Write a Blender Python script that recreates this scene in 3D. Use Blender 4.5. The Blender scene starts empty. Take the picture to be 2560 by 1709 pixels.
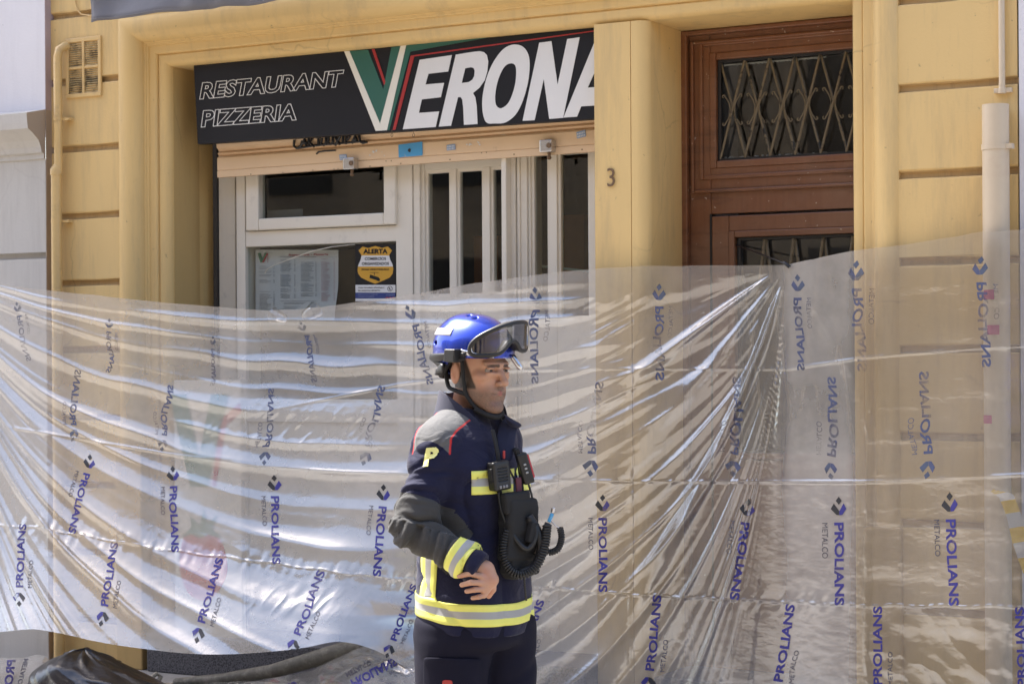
import bpy, bmesh, math, random
import numpy as np
from mathutils import Vector, Matrix
from mathutils.bvhtree import BVHTree

scene = bpy.context.scene
COL = scene.collection
R_ = math.radians
rng = np.random.RandomState(7)
random.seed(7)

# ---------------------------------------------------------------- camera calibration
FPX = 5000.0            # focal length in photo pixels (photo 2560 wide)
YH = 885.0              # eye level in the photo
XV = -7650.0
TH = math.atan2(FPX, 1280 - XV)
ROLL = 0.0061
CAM = np.array([0.0, -8.26, 1.65])
CS, SN = math.cos(TH), math.sin(TH)
FW = np.array([-SN, CS, 0.0]); RT = np.array([CS, SN, 0.0]); UP = np.array([0, 0, 1.0])

cam = bpy.data.cameras.new('camera'); camo = bpy.data.objects.new('camera', cam); COL.objects.link(camo)
cam.sensor_width = 36.0; cam.lens = 36.0 * FPX / 2560.0
cam.shift_y = (YH - 854.5) / 2560.0
cam.clip_start = 0.1; cam.clip_end = 500
rot = Matrix(((RT[0], UP[0], -FW[0]), (RT[1], UP[1], -FW[1]), (RT[2], UP[2], -FW[2])))
camo.matrix_world = Matrix.Translation(Vector(CAM)) @ (rot @ Matrix.Rotation(-ROLL, 3, 'Z')).to_4x4()
cam.dof.use_dof = True; cam.dof.focus_distance = 6.6; cam.dof.aperture_fstop = 14.0
scene.camera = camo

# ---------------------------------------------------------------- light
SUN_EL, SUN_AZ_DIR = R_(56), np.array([-math.cos(R_(7)), math.sin(R_(7))])   # horizontal direction towards the sun
w = bpy.data.worlds.new('World'); scene.world = w; w.use_nodes = True
nt = w.node_tree; nt.nodes.clear()
sky = nt.nodes.new('ShaderNodeTexSky'); sky.sky_type = 'NISHITA'; sky.sun_disc = False
sky.sun_elevation = SUN_EL; sky.sun_rotation = math.atan2(SUN_AZ_DIR[0], SUN_AZ_DIR[1])
sky.air_density = 1.0; sky.dust_density = 3.0; sky.ozone_density = 1.2
bg = nt.nodes.new('ShaderNodeBackground'); bg.inputs[1].default_value = 0.15
wo = nt.nodes.new('ShaderNodeOutputWorld')
nt.links.new(sky.outputs[0], bg.inputs[0]); nt.links.new(bg.outputs[0], wo.inputs[0])
sl = bpy.data.lights.new('sun', 'SUN'); sl.energy = 5.0; sl.angle = R_(0.53); sl.color = (1.0, 0.95, 0.88)
so = bpy.data.objects.new('sun', sl); COL.objects.link(so)
sd = Vector((SUN_AZ_DIR[0] * math.cos(SUN_EL), SUN_AZ_DIR[1] * math.cos(SUN_EL), math.sin(SUN_EL)))
so.rotation_euler = sd.to_track_quat('Z', 'Y').to_euler(); so.location = (0, 0, 20)
scene.view_settings.view_transform = 'Standard'; scene.view_settings.look = 'None'
scene.view_settings.exposure = 1.72; scene.view_settings.gamma = 1.0
scene.cycles.max_bounces = 12; scene.cycles.transparent_max_bounces = 24
scene.cycles.diffuse_bounces = 4; scene.cycles.glossy_bounces = 4; scene.cycles.transmission_bounces = 6
scene.cycles.caustics_reflective = False; scene.cycles.caustics_refractive = False
scene.cycles.sample_clamp_indirect = 6.0

# ---------------------------------------------------------------- pixel -> plane helpers
def uv_of(px, py):
    dx = np.asarray(px, float) - 1280.0; dy = np.asarray(py, float) - 854.5
    ix = dx - ROLL * dy; iy = dy + ROLL * dx
    return ix / FPX, (YH - 854.5 - iy) / FPX
def P(px, py, Y):
    u, v = uv_of(px, py)
    t = (np.asarray(Y, float) - CAM[1]) / (CS + u * SN)
    X = t * (-SN + u * CS); Z = CAM[2] + t * v
    return np.stack(np.broadcast_arrays(X, np.asarray(Y, float) + 0 * X, Z), -1)
def Xf(px, Y, py=600): return float(P(px, py, Y)[0])
def Zf(px, py, Y): return float(P(px, py, Y)[2])
DM = 5.88                                    # distance of the man
def M(px, py, c=0.0):                        # point in the man's frame (r, v, c)
    u, v = uv_of(px, py); d = DM - c
    return np.array([u * d, v * d, c])
def MW(p):                                   # man frame -> world
    p = np.asarray(p, float)
    return CAM + p[..., 0:1] * RT + p[..., 1:2] * UP + (DM - p[..., 2:3]) * FW

# ---------------------------------------------------------------- noise
def vnoise(x, y, seed=0):
    x = np.asarray(x, float); y = np.asarray(y, float)
    def h(i, j):
        n = (i.astype(np.int64) * 374761393 + j.astype(np.int64) * 668265263 + seed * 982451653) & 0xffffffff
        n = ((n ^ (n >> 13)) * 1274126177) & 0xffffffff
        return ((n ^ (n >> 16)) & 0xffff) / 65535.0
    i = np.floor(x); j = np.floor(y); fx = x - i; fy = y - j
    fx = fx * fx * fx * (fx * (fx * 6 - 15) + 10); fy = fy * fy * fy * (fy * (fy * 6 - 15) + 10)
    a = h(i, j); b = h(i + 1, j); c = h(i, j + 1); d = h(i + 1, j + 1)
    return (a + (b - a) * fx + (c - a) * fy + (a - b - c + d) * fx * fy) * 2 - 1
def fbm(x, y, o=3, seed=0):
    r = 0; a = 1.0
    for k in range(o):
        r = r + a * vnoise(x * 2 ** k + 17 * k, y * 2 ** k - 9 * k, seed + k); a *= 0.5
    return r
def sstep(a, b, x):
    t = np.clip((np.asarray(x, float) - a) / (b - a), 0, 1); return t * t * (3 - 2 * t)
def cint(xs, pts):
    a = np.array(pts, float); return np.interp(xs, a[:, 0], a[:, 1])
def cspl(xs, pts):                           # smooth interpolation (monotone-ish catmull-rom)
    a = np.array(pts, float); x = a[:, 0]; y = a[:, 1]; xs = np.asarray(xs, float)
    m = np.gradient(y, x); i = np.clip(np.searchsorted(x, xs) - 1, 0, len(x) - 2)
    h = x[i + 1] - x[i]; t = np.clip((xs - x[i]) / h, 0, 1)
    return (2*t**3-3*t**2+1)*y[i] + (t**3-2*t**2+t)*h*m[i] + (-2*t**3+3*t**2)*y[i+1] + (t**3-t**2)*h*m[i+1]

# ---------------------------------------------------------------- materials
MATS = {}
def nodemat(name):
    m = bpy.data.materials.new(name); m.use_nodes = True; t = m.node_tree
    b = t.nodes['Principled BSDF']; MATS[name] = m
    return m, t, b
def N(t, kind, **kw):
    n = t.nodes.new(kind)
    for k, v in kw.items():
        if k.startswith('i_'):
            key = k[2:]; key = int(key) if key.isdigit() else key
            n.inputs[key].default_value = v
        else: setattr(n, k, v)
    return n
def coords(t, scale=(1, 1, 1), kind='Object'):
    tc = N(t, 'ShaderNodeTexCoord'); mp = N(t, 'ShaderNodeMapping'); mp.inputs['Scale'].default_value = scale
    t.links.new(tc.outputs[kind], mp.inputs[0]); return mp.outputs[0]
def noise(t, vec, scale, detail=4, rough=0.6):
    n = N(t, 'ShaderNodeTexNoise'); n.inputs['Scale'].default_value = scale; n.inputs['Detail'].default_value = detail
    n.inputs['Roughness'].default_value = rough; t.links.new(vec, n.inputs['Vector']); return n.outputs['Fac']
def ramp(t, fac, a, b, ca=(0, 0, 0, 1), cb=(1, 1, 1, 1)):
    r = N(t, 'ShaderNodeValToRGB'); r.color_ramp.elements[0].position = a; r.color_ramp.elements[1].position = b
    r.color_ramp.elements[0].color = ca; r.color_ramp.elements[1].color = cb; t.links.new(fac, r.inputs[0]); return r.outputs[0]
def mixc(t, fac, a, b):
    m = N(t, 'ShaderNodeMix', data_type='RGBA')
    for sock, v in ((m.inputs[0], fac), (m.inputs[6], a), (m.inputs[7], b)):
        if isinstance(v, (int, float)): sock.default_value = v
        elif isinstance(v, tuple): sock.default_value = v if len(v) == 4 else v + (1,)
        else: t.links.new(v, sock)
    return m.outputs[2]
def bump(t, b, h, strength=0.3, dist=0.01):
    n = N(t, 'ShaderNodeBump'); n.inputs['Strength'].default_value = strength; n.inputs['Distance'].default_value = dist
    t.links.new(h, n.inputs['Height']); t.links.new(n.outputs[0], b.inputs['Normal']); return n
def simple(name, col, rough=0.6, metal=0.0, var=0.12, scale=20, bmp=0.0, bscale=120, spec=0.5, coat=0.0, dirt=None, dscale=3, dth=(.55, .8)):
    m, t, b = nodemat(name); v = coords(t)
    n1 = noise(t, v, scale)
    lo = tuple(c * (1 - var) for c in col); hi = tuple(min(1, c * (1 + var)) for c in col)
    c = mixc(t, n1, lo, hi)
    if dirt:
        n2 = noise(t, v, dscale, 6, 0.7); c = mixc(t, ramp(t, n2, *dth), c, dirt)
    t.links.new(c, b.inputs['Base Color'])
    b.inputs['Roughness'].default_value = rough; b.inputs['Metallic'].default_value = metal
    b.inputs['Specular IOR Level'].default_value = spec
    if coat: b.inputs['Coat Weight'].default_value = coat; b.inputs['Coat Roughness'].default_value = 0.05
    if bmp: bump(t, b, noise(t, v, bscale, 3), bmp, 0.004)
    return m

def wallmat(name, col, dirtc, grime=0.5, cracks=.32):
    m, t, b = nodemat(name); v = coords(t)
    vs = coords(t, (2.2, 2.2, 0.25))
    n1 = noise(t, v, 1.6, 5); c = mixc(t, n1, tuple(x * 0.93 for x in col), tuple(min(1, x * 1.06) for x in col))
    st = noise(t, vs, 3.0, 6, 0.75)                         # vertical rain streaks
    m1 = N(t, 'ShaderNodeMath', operation='MULTIPLY', i_1=grime); t.links.new(ramp(t, st, .48, .78), m1.inputs[0])
    c = mixc(t, m1.outputs[0], c, dirtc)
    sp = noise(t, v, 26, 3, 0.6); m2 = N(t, 'ShaderNodeMath', operation='MULTIPLY', i_1=0.7)
    t.links.new(ramp(t, sp, .70, .78), m2.inputs[0]); c = mixc(t, m2.outputs[0], c, tuple(x * 0.55 for x in dirtc))
    nd = N(t, 'ShaderNodeTexNoise'); nd.inputs['Scale'].default_value = 4; nd.inputs['Detail'].default_value = 5; t.links.new(v, nd.inputs['Vector'])
    va = N(t, 'ShaderNodeVectorMath', operation='MULTIPLY_ADD'); va.inputs[1].default_value = (.22, .22, .22); t.links.new(nd.outputs['Color'], va.inputs[0]); t.links.new(v, va.inputs[2])
    vo = N(t, 'ShaderNodeTexVoronoi', feature='DISTANCE_TO_EDGE'); vo.inputs['Scale'].default_value = 1.1; t.links.new(va.outputs[0], vo.inputs['Vector'])
    ck = ramp(t, vo.outputs['Distance'], 0.0, .006, (1, 1, 1, 1), (0, 0, 0, 1)); mk = ramp(t, noise(t, v, 1.3, 3), .50, .60)
    mc = N(t, 'ShaderNodeMath', operation='MULTIPLY'); t.links.new(ck, mc.inputs[0]); t.links.new(mk, mc.inputs[1])
    mc2 = N(t, 'ShaderNodeMath', operation='MULTIPLY', i_1=cracks); t.links.new(mc.outputs[0], mc2.inputs[0]); c = mixc(t, mc2.outputs[0], c, tuple(x * 0.5 for x in dirtc))
    # dirt that collects along the top lip of the courses (soft, wavy bands)
    t.links.new(c, b.inputs['Base Color']); b.inputs['Roughness'].default_value = 0.62
    b.inputs['Specular IOR Level'].default_value = 0.35
    bp = bump(t, b, noise(t, v, 70, 5), 0.25, 0.004)
    return m
m_yellow = wallmat('yellow_paint', (0.70, 0.495, 0.215), (0.38, 0.285, 0.165), 0.6)
m_yellow2 = wallmat('yellow_darkened', (0.56, 0.385, 0.16), (0.40, 0.27, 0.12), 0.5)  # yellow darkened for the shaded jamb; also on the plinths
m_groove = wallmat('groove_brown', (0.52, 0.35, 0.16), (0.14, 0.10, 0.06), 0.8)  # browner yellow with darker streaks for the recessed faces
m_whitewall = wallmat('white_plaster', (0.70, 0.69, 0.725), (0.52, 0.50, 0.54), 0.35, 0)
m_greystone = wallmat('grey_stucco', (0.54, 0.52, 0.49), (0.30, 0.28, 0.26), 0.4, .1)
m_shadebrown = wallmat('shaded_side_brown', (0.38, 0.31, 0.245), (0.28, 0.22, 0.17), 0.4, 0)  # shade of the white building's side faces, put into a brown
m_shademauve = wallmat('shaded_side_mauve', (0.42, 0.34, 0.36), (0.3, 0.24, 0.26), 0.4)  # shade of the upper return, put into a mauve
m_pipe = simple('yellow_pipe_paint', (0.66, 0.46, 0.20), 0.4, var=0.08, dirt=(0.38, 0.26, 0.14), dscale=9)
m_conduit = simple('cream_plastic', (0.62, 0.51, 0.37), 0.42, var=0.05, dirt=(0.55, 0.42, 0.30), dscale=5)
m_white = simple('white_joinery', (0.73, 0.68, 0.59), 0.4, var=0.05, scale=6, dirt=(0.38, 0.35, 0.31), dscale=7, dth=(.6, .95), bmp=.08, bscale=60)
m_peach = simple('peach_shutter', (0.74, 0.535, 0.34), 0.42, var=0.06, scale=8, dirt=(0.30, 0.20, 0.12), dscale=11, dth=(.63, .9))
m_black = simple('black_paint', (0.012, 0.012, 0.014), 0.35)
m_blackcloth = simple('black_cloth', (0.011, 0.011, 0.012), 0.8, bmp=.3, bscale=400)
m_rubber = simple('black_rubber', (0.012, 0.012, 0.013), 0.45, bmp=.1)
m_signblack = simple('sign_black', (0.008, 0.008, 0.011), 0.45, spec=.3, var=.1, scale=3)
m_signwhite = simple('sign_white', (0.70, 0.69, 0.67), 0.4, var=.03)
m_cream = simple('sign_cream', (0.74, 0.71, 0.62), 0.4, var=.03)
m_green = simple('sign_green', (0.025, 0.115, 0.085), 0.4, var=.1, scale=2)
m_red = simple('sign_red', (0.36, 0.025, 0.025), 0.4, var=.1)
m_chrome = simple('scratched_steel', (0.62, 0.63, 0.66), 0.25, metal=1.0, var=.15, scale=60)
m_rust = simple('rusty_steel', (0.17, 0.105, 0.06), 0.6, var=.5, scale=60, metal=.3)
m_blue = simple('blue_sticker', (0.07, 0.33, 0.62), 0.5, var=.1, dirt=(0.5, 0.5, 0.45), dscale=30, dth=(.6, .7))
m_paleblue = simple('pale_blue_sticker', (0.22, 0.35, 0.58), 0.5, var=.1)
m_paper = simple('paper', (0.66, 0.67, 0.70), 0.6, var=.03)
m_papertext = simple('paper_grey_print', (0.26, 0.27, 0.29), 0.7)
m_paperpink = simple('paper_pink_print', (0.44, 0.28, 0.31), 0.7)
m_paperred = simple('paper_red_print', (0.35, 0.03, 0.05), 0.7)
m_papergreen = simple('paper_green_print', (0.03, 0.16, 0.09), 0.7)
m_orange = simple('sticker_orange', (0.62, 0.33, 0.035), 0.4, var=.03)
m_stwhite = simple('sticker_white', (0.70, 0.70, 0.70), 0.4, var=.03)
m_stblue = simple('sticker_blue', (0.02, 0.045, 0.20), 0.4)
m_grille = simple('grille_paint', (0.16, 0.125, 0.075), 0.5, var=.4, scale=30, dirt=(.02, .018, .015), dscale=14, dth=(.55, .62))
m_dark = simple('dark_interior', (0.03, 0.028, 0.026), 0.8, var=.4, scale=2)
m_awning = simple('awning_fabric', (0.15, 0.15, 0.17), 0.7, var=.15, scale=5, bmp=.3, bscale=30)
m_granite = simple('speckled_granite', (0.12, 0.12, 0.14), 0.5, var=.9, scale=170, dirt=(.03, .03, .04), dscale=120, dth=(.5, .55))
m_pave = simple('pavement_tile', (0.30, 0.29, 0.28), 0.8, var=.2, scale=15, bmp=.3, bscale=80, dirt=(.17, .16, .15), dscale=2)
m_pave2 = simple('street_slabs', (0.21, 0.19, 0.165), 0.85, var=.2, scale=30, bmp=.3, bscale=100)
m_warmstone = wallmat('warm_stone', (0.34, 0.27, 0.19), (0.3, 0.25, 0.2), 0.4)
m_hose = simple('dusty_hose', (0.12, 0.115, 0.10), 0.65, var=.5, scale=40, dirt=(.33, .31, .28), dscale=9, dth=(.5, .75), bmp=.3)
m_tapewhite = simple('tape_white', (0.6, 0.6, 0.6), 0.4)
m_tapeyellow = simple('tape_yellow', (0.75, 0.5, 0.04), 0.4)
m_pink = simple('pink_sticker', (0.45, 0.05, 0.18), 0.5)
m_mint = simple('mint_reflection', (0.55, 0.72, 0.66), 0.3)  # colour of the bar standing for a fluorescent reflection
m_straw = simple('strawberry_red', (0.42, 0.03, 0.04), 0.6, var=.25, scale=30)

def woodmat():
    m, t, b = nodemat('brown_varnished_wood'); v = coords(t, (1, 1, 1))
    vs = coords(t, (14, 14, 1.3)); n = noise(t, vs, 4, 6, .65); n2 = noise(t, v, 2.5, 5)
    c = mixc(t, n, (0.125, 0.046, 0.019), (0.225, 0.088, 0.036)); c = mixc(t, ramp(t, n2, .42, .75), c, (0.22, 0.115, 0.065))
    n3 = noise(t, v, 45, 2, .5); c = mixc(t, ramp(t, noise(t, coords(t, (1, 1, 5)), 3, 6, .7), .55, .8), c, (.07, .028, .014)); c = mixc(t, ramp(t, n3, .72, .75), c, (0.42, 0.33, 0.25))
    t.links.new(c, b.inputs['Base Color']); b.inputs['Roughness'].default_value = .42
    bump(t, b, n, .15, .003); return m
m_wood = woodmat()

def schlick(t, base, amp):
    lw = N(t, 'ShaderNodeLayerWeight'); lw.inputs[0].default_value = .5
    pw = N(t, 'ShaderNodeMath', operation='POWER', i_1=5.0); t.links.new(lw.outputs['Facing'], pw.inputs[0])
    ma = N(t, 'ShaderNodeMath', operation='MULTIPLY_ADD', i_1=amp, i_2=base); t.links.new(pw.outputs[0], ma.inputs[0]); ma.use_clamp = True
    return ma
def fade(m, lo=.3, hi=.55, scale=7, amin=.35):
    t = m.node_tree; b = t.nodes['Principled BSDF']; n = noise(t, coords(t), scale, 4, .6)
    r = N(t, 'ShaderNodeMapRange', i_1=lo, i_2=hi, i_3=amin, i_4=1.0); t.links.new(n, r.inputs[0]); t.links.new(r.outputs[0], b.inputs['Alpha']); return m
def glassmat(name, tint=(0.75, 0.78, 0.78), refl=0.06, rough=0.02):
    m, t, b = nodemat(name); t.nodes.remove(b); out = t.nodes['Material Output']
    tr = N(t, 'ShaderNodeBsdfTransparent'); tr.inputs[0].default_value = tint + (1,)
    gl = N(t, 'ShaderNodeBsdfGlossy'); gl.inputs['Roughness'].default_value = rough
    ad = schlick(t, .04 + refl, .9)
    mx = N(t, 'ShaderNodeMixShader'); t.links.new(ad.outputs[0], mx.inputs[0]); t.links.new(tr.outputs[0], mx.inputs[1]); t.links.new(gl.outputs[0], mx.inputs[2])
    t.links.new(mx.outputs[0], out.inputs[0]); return m
m_glass = glassmat('window_glass', (0.88, 0.9, 0.89), 0.0)
m_lens = glassmat('goggle_lens', (0.42, 0.44, 0.48), 0.16, 0.05)
m_cup = glassmat('clear_plastic_cup', (0.85, 0.85, 0.85), 0.15, 0.1)

def filmmat(name, haze=0.29, gloss=0.19, rough=0.15, blur=0.45):
    m, t, b = nodemat(name); t.nodes.remove(b); out = t.nodes['Material Output']
    tr = N(t, 'ShaderNodeBsdfTransparent'); tr.inputs[0].default_value = (0.97, 0.96, 0.95, 1)
    rf = N(t, 'ShaderNodeBsdfRefraction'); rf.inputs['IOR'].default_value = 1.0001; rf.inputs['Roughness'].default_value = 0.15
    rf.inputs[0].default_value = (0.97, 0.96, 0.95, 1)
    mt = N(t, 'ShaderNodeMixShader', i_0=blur); t.links.new(tr.outputs[0], mt.inputs[1]); t.links.new(rf.outputs[0], mt.inputs[2])
    df = N(t, 'ShaderNodeBsdfDiffuse'); df.inputs[0].default_value = (0.80, 0.79, 0.78, 1)
    tl = N(t, 'ShaderNodeBsdfTranslucent'); tl.inputs[0].default_value = (0.80, 0.79, 0.78, 1)
    md = N(t, 'ShaderNodeMixShader', i_0=0.35); t.links.new(df.outputs[0], md.inputs[1]); t.links.new(tl.outputs[0], md.inputs[2])
    v = coords(t); n = noise(t, v, 3.2, 6, .6)
    mr = N(t, 'ShaderNodeMapRange'); mr.inputs['To Min'].default_value = haze - .07; mr.inputs['To Max'].default_value = haze + .07
    mr.inputs['From Min'].default_value = .3; mr.inputs['From Max'].default_value = .7
    t.links.new(n, mr.inputs[0]); mr.clamp = False
    dn = N(t, 'ShaderNodeAttribute', attribute_name='film_haze'); ml = N(t, 'ShaderNodeMath', operation='MULTIPLY'); t.links.new(mr.outputs[0], ml.inputs[0]); t.links.new(dn.outputs['Fac'], ml.inputs[1])
    mh = N(t, 'ShaderNodeMixShader'); t.links.new(ml.outputs[0], mh.inputs[0]); t.links.new(mt.outputs[0], mh.inputs[1]); t.links.new(md.outputs[0], mh.inputs[2])
    gl = N(t, 'ShaderNodeBsdfGlossy'); gl.inputs['Roughness'].default_value = rough; gl.inputs[0].default_value = (1, 1, 1, 1)
    mg = schlick(t, gloss, .8)
    mx = N(t, 'ShaderNodeMixShader'); t.links.new(mg.outputs[0], mx.inputs[0]); t.links.new(mh.outputs[0], mx.inputs[1]); t.links.new(gl.outputs[0], mx.inputs[2])
    bp = N(t, 'ShaderNodeBump'); bp.inputs['Strength'].default_value = .35; bp.inputs['Distance'].default_value = .006
    vv = coords(t, (9, 9, 16)); bn = noise(t, vv, 1.2, 4, .55); t.links.new(bn, bp.inputs['Height'])
    t.links.new(bp.outputs[0], gl.inputs['Normal'])
    t.links.new(mx.outputs[0], out.inputs[0]); return m
m_film = filmmat('translucent_film')
m_ink = fade(simple('indigo_print', (0.035, 0.03, 0.22), 0.5, var=.25, scale=8), .30, .48, 6, .45)
m_inkgrey = simple('grey_print', (0.07, 0.07, 0.10), 0.5, var=.2)
m_inkblack = simple('black_print', (0.02, 0.02, 0.025), 0.5)
m_bag = simple('black_bin_bag', (0.012, 0.012, 0.02), 0.24, var=.1, bmp=.5, bscale=22, spec=.7)

# ---------------------------------------------------------------- mesh helpers
class MB:
    def __init__(s): s.v = []; s.f = []; s.m = []
    def add(s, v, f, mi=0):
        o = len(s.v); s.v += [tuple(map(float, a)) for a in v]; s.f += [tuple(i + o for i in a) for a in f]; s.m += [mi] * len(f); return s
    def box(s, x0, x1, y0, y1, z0, z1, mi=0):
        x0, x1 = sorted((x0, x1)); y0, y1 = sorted((y0, y1)); z0, z1 = sorted((z0, z1))
        v = [(x, y, z) for z in (z0, z1) for y in (y0, y1) for x in (x0, x1)]
        return s.add(v, [(0, 2, 3, 1), (4, 5, 7, 6), (0, 1, 5, 4), (2, 6, 7, 3), (0, 4, 6, 2), (1, 3, 7, 5)], mi)
    def prism(s, poly, y0, y1, mi=0):        # poly in (x,z), extruded along y
        n = len(poly); v = [(p[0], y0, p[1]) for p in poly] + [(p[0], y1, p[1]) for p in poly]
        return s.add(v, [tuple(range(n)), tuple(range(2 * n - 1, n - 1, -1))] + [(i, i + n, (i + 1) % n + n, (i + 1) % n) for i in range(n)], mi)
    def column(s, poly, z0, z1, mi=0):       # poly in (x,y), extruded in z
        n = len(poly); v = [(p[0], p[1], z0) for p in poly] + [(p[0], p[1], z1) for p in poly]
        return s.add(v, [tuple(range(n - 1, -1, -1)), tuple(range(n, 2 * n))] + [(i, (i + 1) % n, (i + 1) % n + n, i + n) for i in range(n)], mi)
    def tube(s, pts, r, n=10, mi=0, flat=None, closed=False):
        pts = [np.array(p, float) for p in pts]; rs = r if hasattr(r, '__len__') else [r] * len(pts)
        L = len(pts); T = []
        for i in range(L):
            a = pts[(i - 1) % L] if (closed or i > 0) else pts[i]; b = pts[(i + 1) % L] if (closed or i < L - 1) else pts[i]
            d = b - a; T.append(d / (np.linalg.norm(d) + 1e-9))
        ref = np.array([0, 0, 1.0]) if abs(T[0][2]) < .9 else np.array([1.0, 0, 0])
        nn = np.cross(T[0], ref); nn /= np.linalg.norm(nn); V = []
        for i in range(L):
            nn = nn - T[i] * nn.dot(T[i]); nn /= np.linalg.norm(nn); bb = np.cross(T[i], nn)
            if flat is not None:
                wv = np.array(flat[i] if hasattr(flat[0], '__len__') else flat, float)[:3]; kx = np.cross(T[i], wv); kx /= np.linalg.norm(kx) + 1e-9
                wv2 = np.cross(kx, T[i]); A, B = kx, wv2 * .28
            else: A, B = nn, bb
            for k in range(n):
                a = 2 * math.pi * k / n; V.append(pts[i] + rs[i] * (math.cos(a) * A + math.sin(a) * B))
        F = []
        for i in range(L if closed else L - 1):
            for k in range(n):
                a = i * n + k; b = i * n + (k + 1) % n; c = ((i + 1) % L) * n + (k + 1) % n; d = ((i + 1) % L) * n + k
                F.append((a, b, c, d))
        if not closed: F += [tuple(range(n - 1, -1, -1)), tuple((L - 1) * n + k for k in range(n))]
        return s.add(V, F, mi)
    def grid(s, G, mi=0, flip=False):
        h, w_ = G.shape[:2]; o = len(s.v); s.v += [tuple(a) for a in G.reshape(-1, 3).tolist()]
        for j in range(h - 1):
            for i in range(w_ - 1):
                a = o + j * w_ + i; q = (a, a + 1, a + w_ + 1, a + w_)
                s.f.append(q[::-1] if flip else q); s.m.append(mi)
        return s

def finish(name, V, F, mats, parent=None, mi=None, smooth=False, origin=None, attrs=None):
    V = np.asarray(V, float).reshape(-1, 3)
    if parent is not None: L = np.array(parent['_o'])
    elif origin is not None: L = np.array(origin, float)
    else: L = np.array([(V[:, 0].min() + V[:, 0].max()) / 2, (V[:, 1].min() + V[:, 1].max()) / 2, V[:, 2].min()])
    me = bpy.data.meshes.new(name)
    if isinstance(F, np.ndarray):
        me.vertices.add(len(V)); me.vertices.foreach_set('co', (V - L).astype(np.float32).ravel())
        k = F.shape[1]; me.loops.add(F.size); me.loops.foreach_set('vertex_index', F.astype(np.int32).ravel())
        me.polygons.add(len(F)); me.polygons.foreach_set('loop_start', np.arange(0, F.size, k, dtype=np.int32))
        me.update(calc_edges=True); me.validate()
    else:
        me.from_pydata((V - L).tolist(), [], F)
    if attrs:
        for k, a in attrs.items():
            at = me.attributes.new(k, 'FLOAT', 'POINT'); at.data.foreach_set('value', np.asarray(a, np.float32))
    for m in (mats if isinstance(mats, (list, tuple)) else [mats]): me.materials.append(m)
    if mi is not None and len(mi) == len(me.polygons): me.polygons.foreach_set('material_index', np.asarray(mi, np.int32))
    if smooth: me.polygons.foreach_set('use_smooth', np.ones(len(me.polygons), bool))
    me.update()
    o = bpy.data.objects.new(name, me); COL.objects.link(o)
    if parent is not None: o.parent = parent
    else: o.location = L
    o['_o'] = L.tolist()
    if parent is not None and parent.parent is None: pass
    return o
def sharpen(o, ang=35):
    for p in o.data.polygons: p.use_smooth = True
    o.data.set_sharp_from_angle(angle=R_(ang)); return o
def bevel(o, w_=0.004, seg=2, ang=40):
    m = o.modifiers.new('bevel', 'BEVEL'); m.width = w_; m.segments = seg; m.limit_method = 'ANGLE'; m.angle_limit = R_(ang); return o
def build(mb, name, mats, parent=None, smooth=False, bev=0, origin=None):
    bm = bmesh.new(); me = bpy.data.meshes.new('t'); me.from_pydata(mb.v, [], mb.f); me.polygons.foreach_set('material_index', np.array(mb.m, np.int32))
    bm.from_mesh(me); bmesh.ops.recalc_face_normals(bm, faces=bm.faces); bm.to_mesh(me); bm.free()
    V = np.zeros(len(me.vertices) * 3); me.vertices.foreach_get('co', V)
    F = [tuple(p.vertices) for p in me.polygons]; mi = [p.material_index for p in me.polygons]
    bpy.data.meshes.remove(me)
    o = finish(name, V, F, mats, parent, mi, False, origin)
    if smooth: sharpen(o, 40)
    if bev: bevel(o, bev)
    return o
def empty(name, loc, label=None, cat=None, group=None, parent=None):
    o = bpy.data.objects.new(name, None); COL.objects.link(o); o.empty_display_size = .1
    loc = np.array(loc, float)
    if parent is not None:
        o.parent = parent; o.location = (0, 0, 0); o['_o'] = parent['_o']
    else: o.location = loc; o['_o'] = loc.tolist()
    if label: tag(o, label, cat, group)
    return o
def tag(o, label=None, cat=None, group=None, kind=None):
    if label: o['label'] = label
    if cat: o['category'] = cat
    if group: o['group'] = group
    if kind: o['kind'] = kind
    return o

_tc = {}
def tmesh(text, bold=0.0, cuts=0, outline=0.0):
    key = (text, bold, cuts, outline)
    if key in _tc: return _tc[key]
    cu = bpy.data.curves.new('t', 'FONT'); cu.body = text; cu.size = 1; cu.offset = bold; cu.resolution_u = 3
    if outline: cu.fill_mode = 'NONE'; cu.bevel_depth = outline; cu.bevel_resolution = 0; cu.dimensions = '3D' if False else '2D'
    ob = bpy.data.objects.new('t', cu); COL.objects.link(ob)
    dg = bpy.context.evaluated_depsgraph_get(); me = bpy.data.meshes.new_from_object(ob.evaluated_get(dg))
    bpy.data.objects.remove(ob); bpy.data.curves.remove(cu)
    bm = bmesh.new(); bm.from_mesh(me)
    if cuts:
        xs = [v.co.x for v in bm.verts]; ys = [v.co.y for v in bm.verts]; x0, x1, y0, y1 = min(xs), max(xs), min(ys), max(ys)
        for k in range(1, cuts):
            x = x0 + (x1 - x0) * k / cuts
            bmesh.ops.bisect_plane(bm, geom=bm.verts[:] + bm.edges[:] + bm.faces[:], plane_co=(x, 0, 0), plane_no=(1, 0, 0))
        for k in (1, 2):
            bmesh.ops.bisect_plane(bm, geom=bm.verts[:] + bm.edges[:] + bm.faces[:], plane_co=(0, y0 + (y1 - y0) * k / 3, 0), plane_no=(0, 1, 0))
    bm.verts.ensure_lookup_table()
    V = np.array([v.co[:] for v in bm.verts]); F = [tuple(v.index for v in f.verts) for f in bm.faces]; bm.free(); bpy.data.meshes.remove(me)
    mn = V[:, :2].min(0); mx = V[:, :2].max(0); asp = (mx[0] - mn[0]) / (mx[1] - mn[1])
    V2 = np.column_stack([(V[:, :2] - mn) / (mx - mn), V[:, 2]])
    _tc[key] = (V2, F, asp); return _tc[key]
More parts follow.
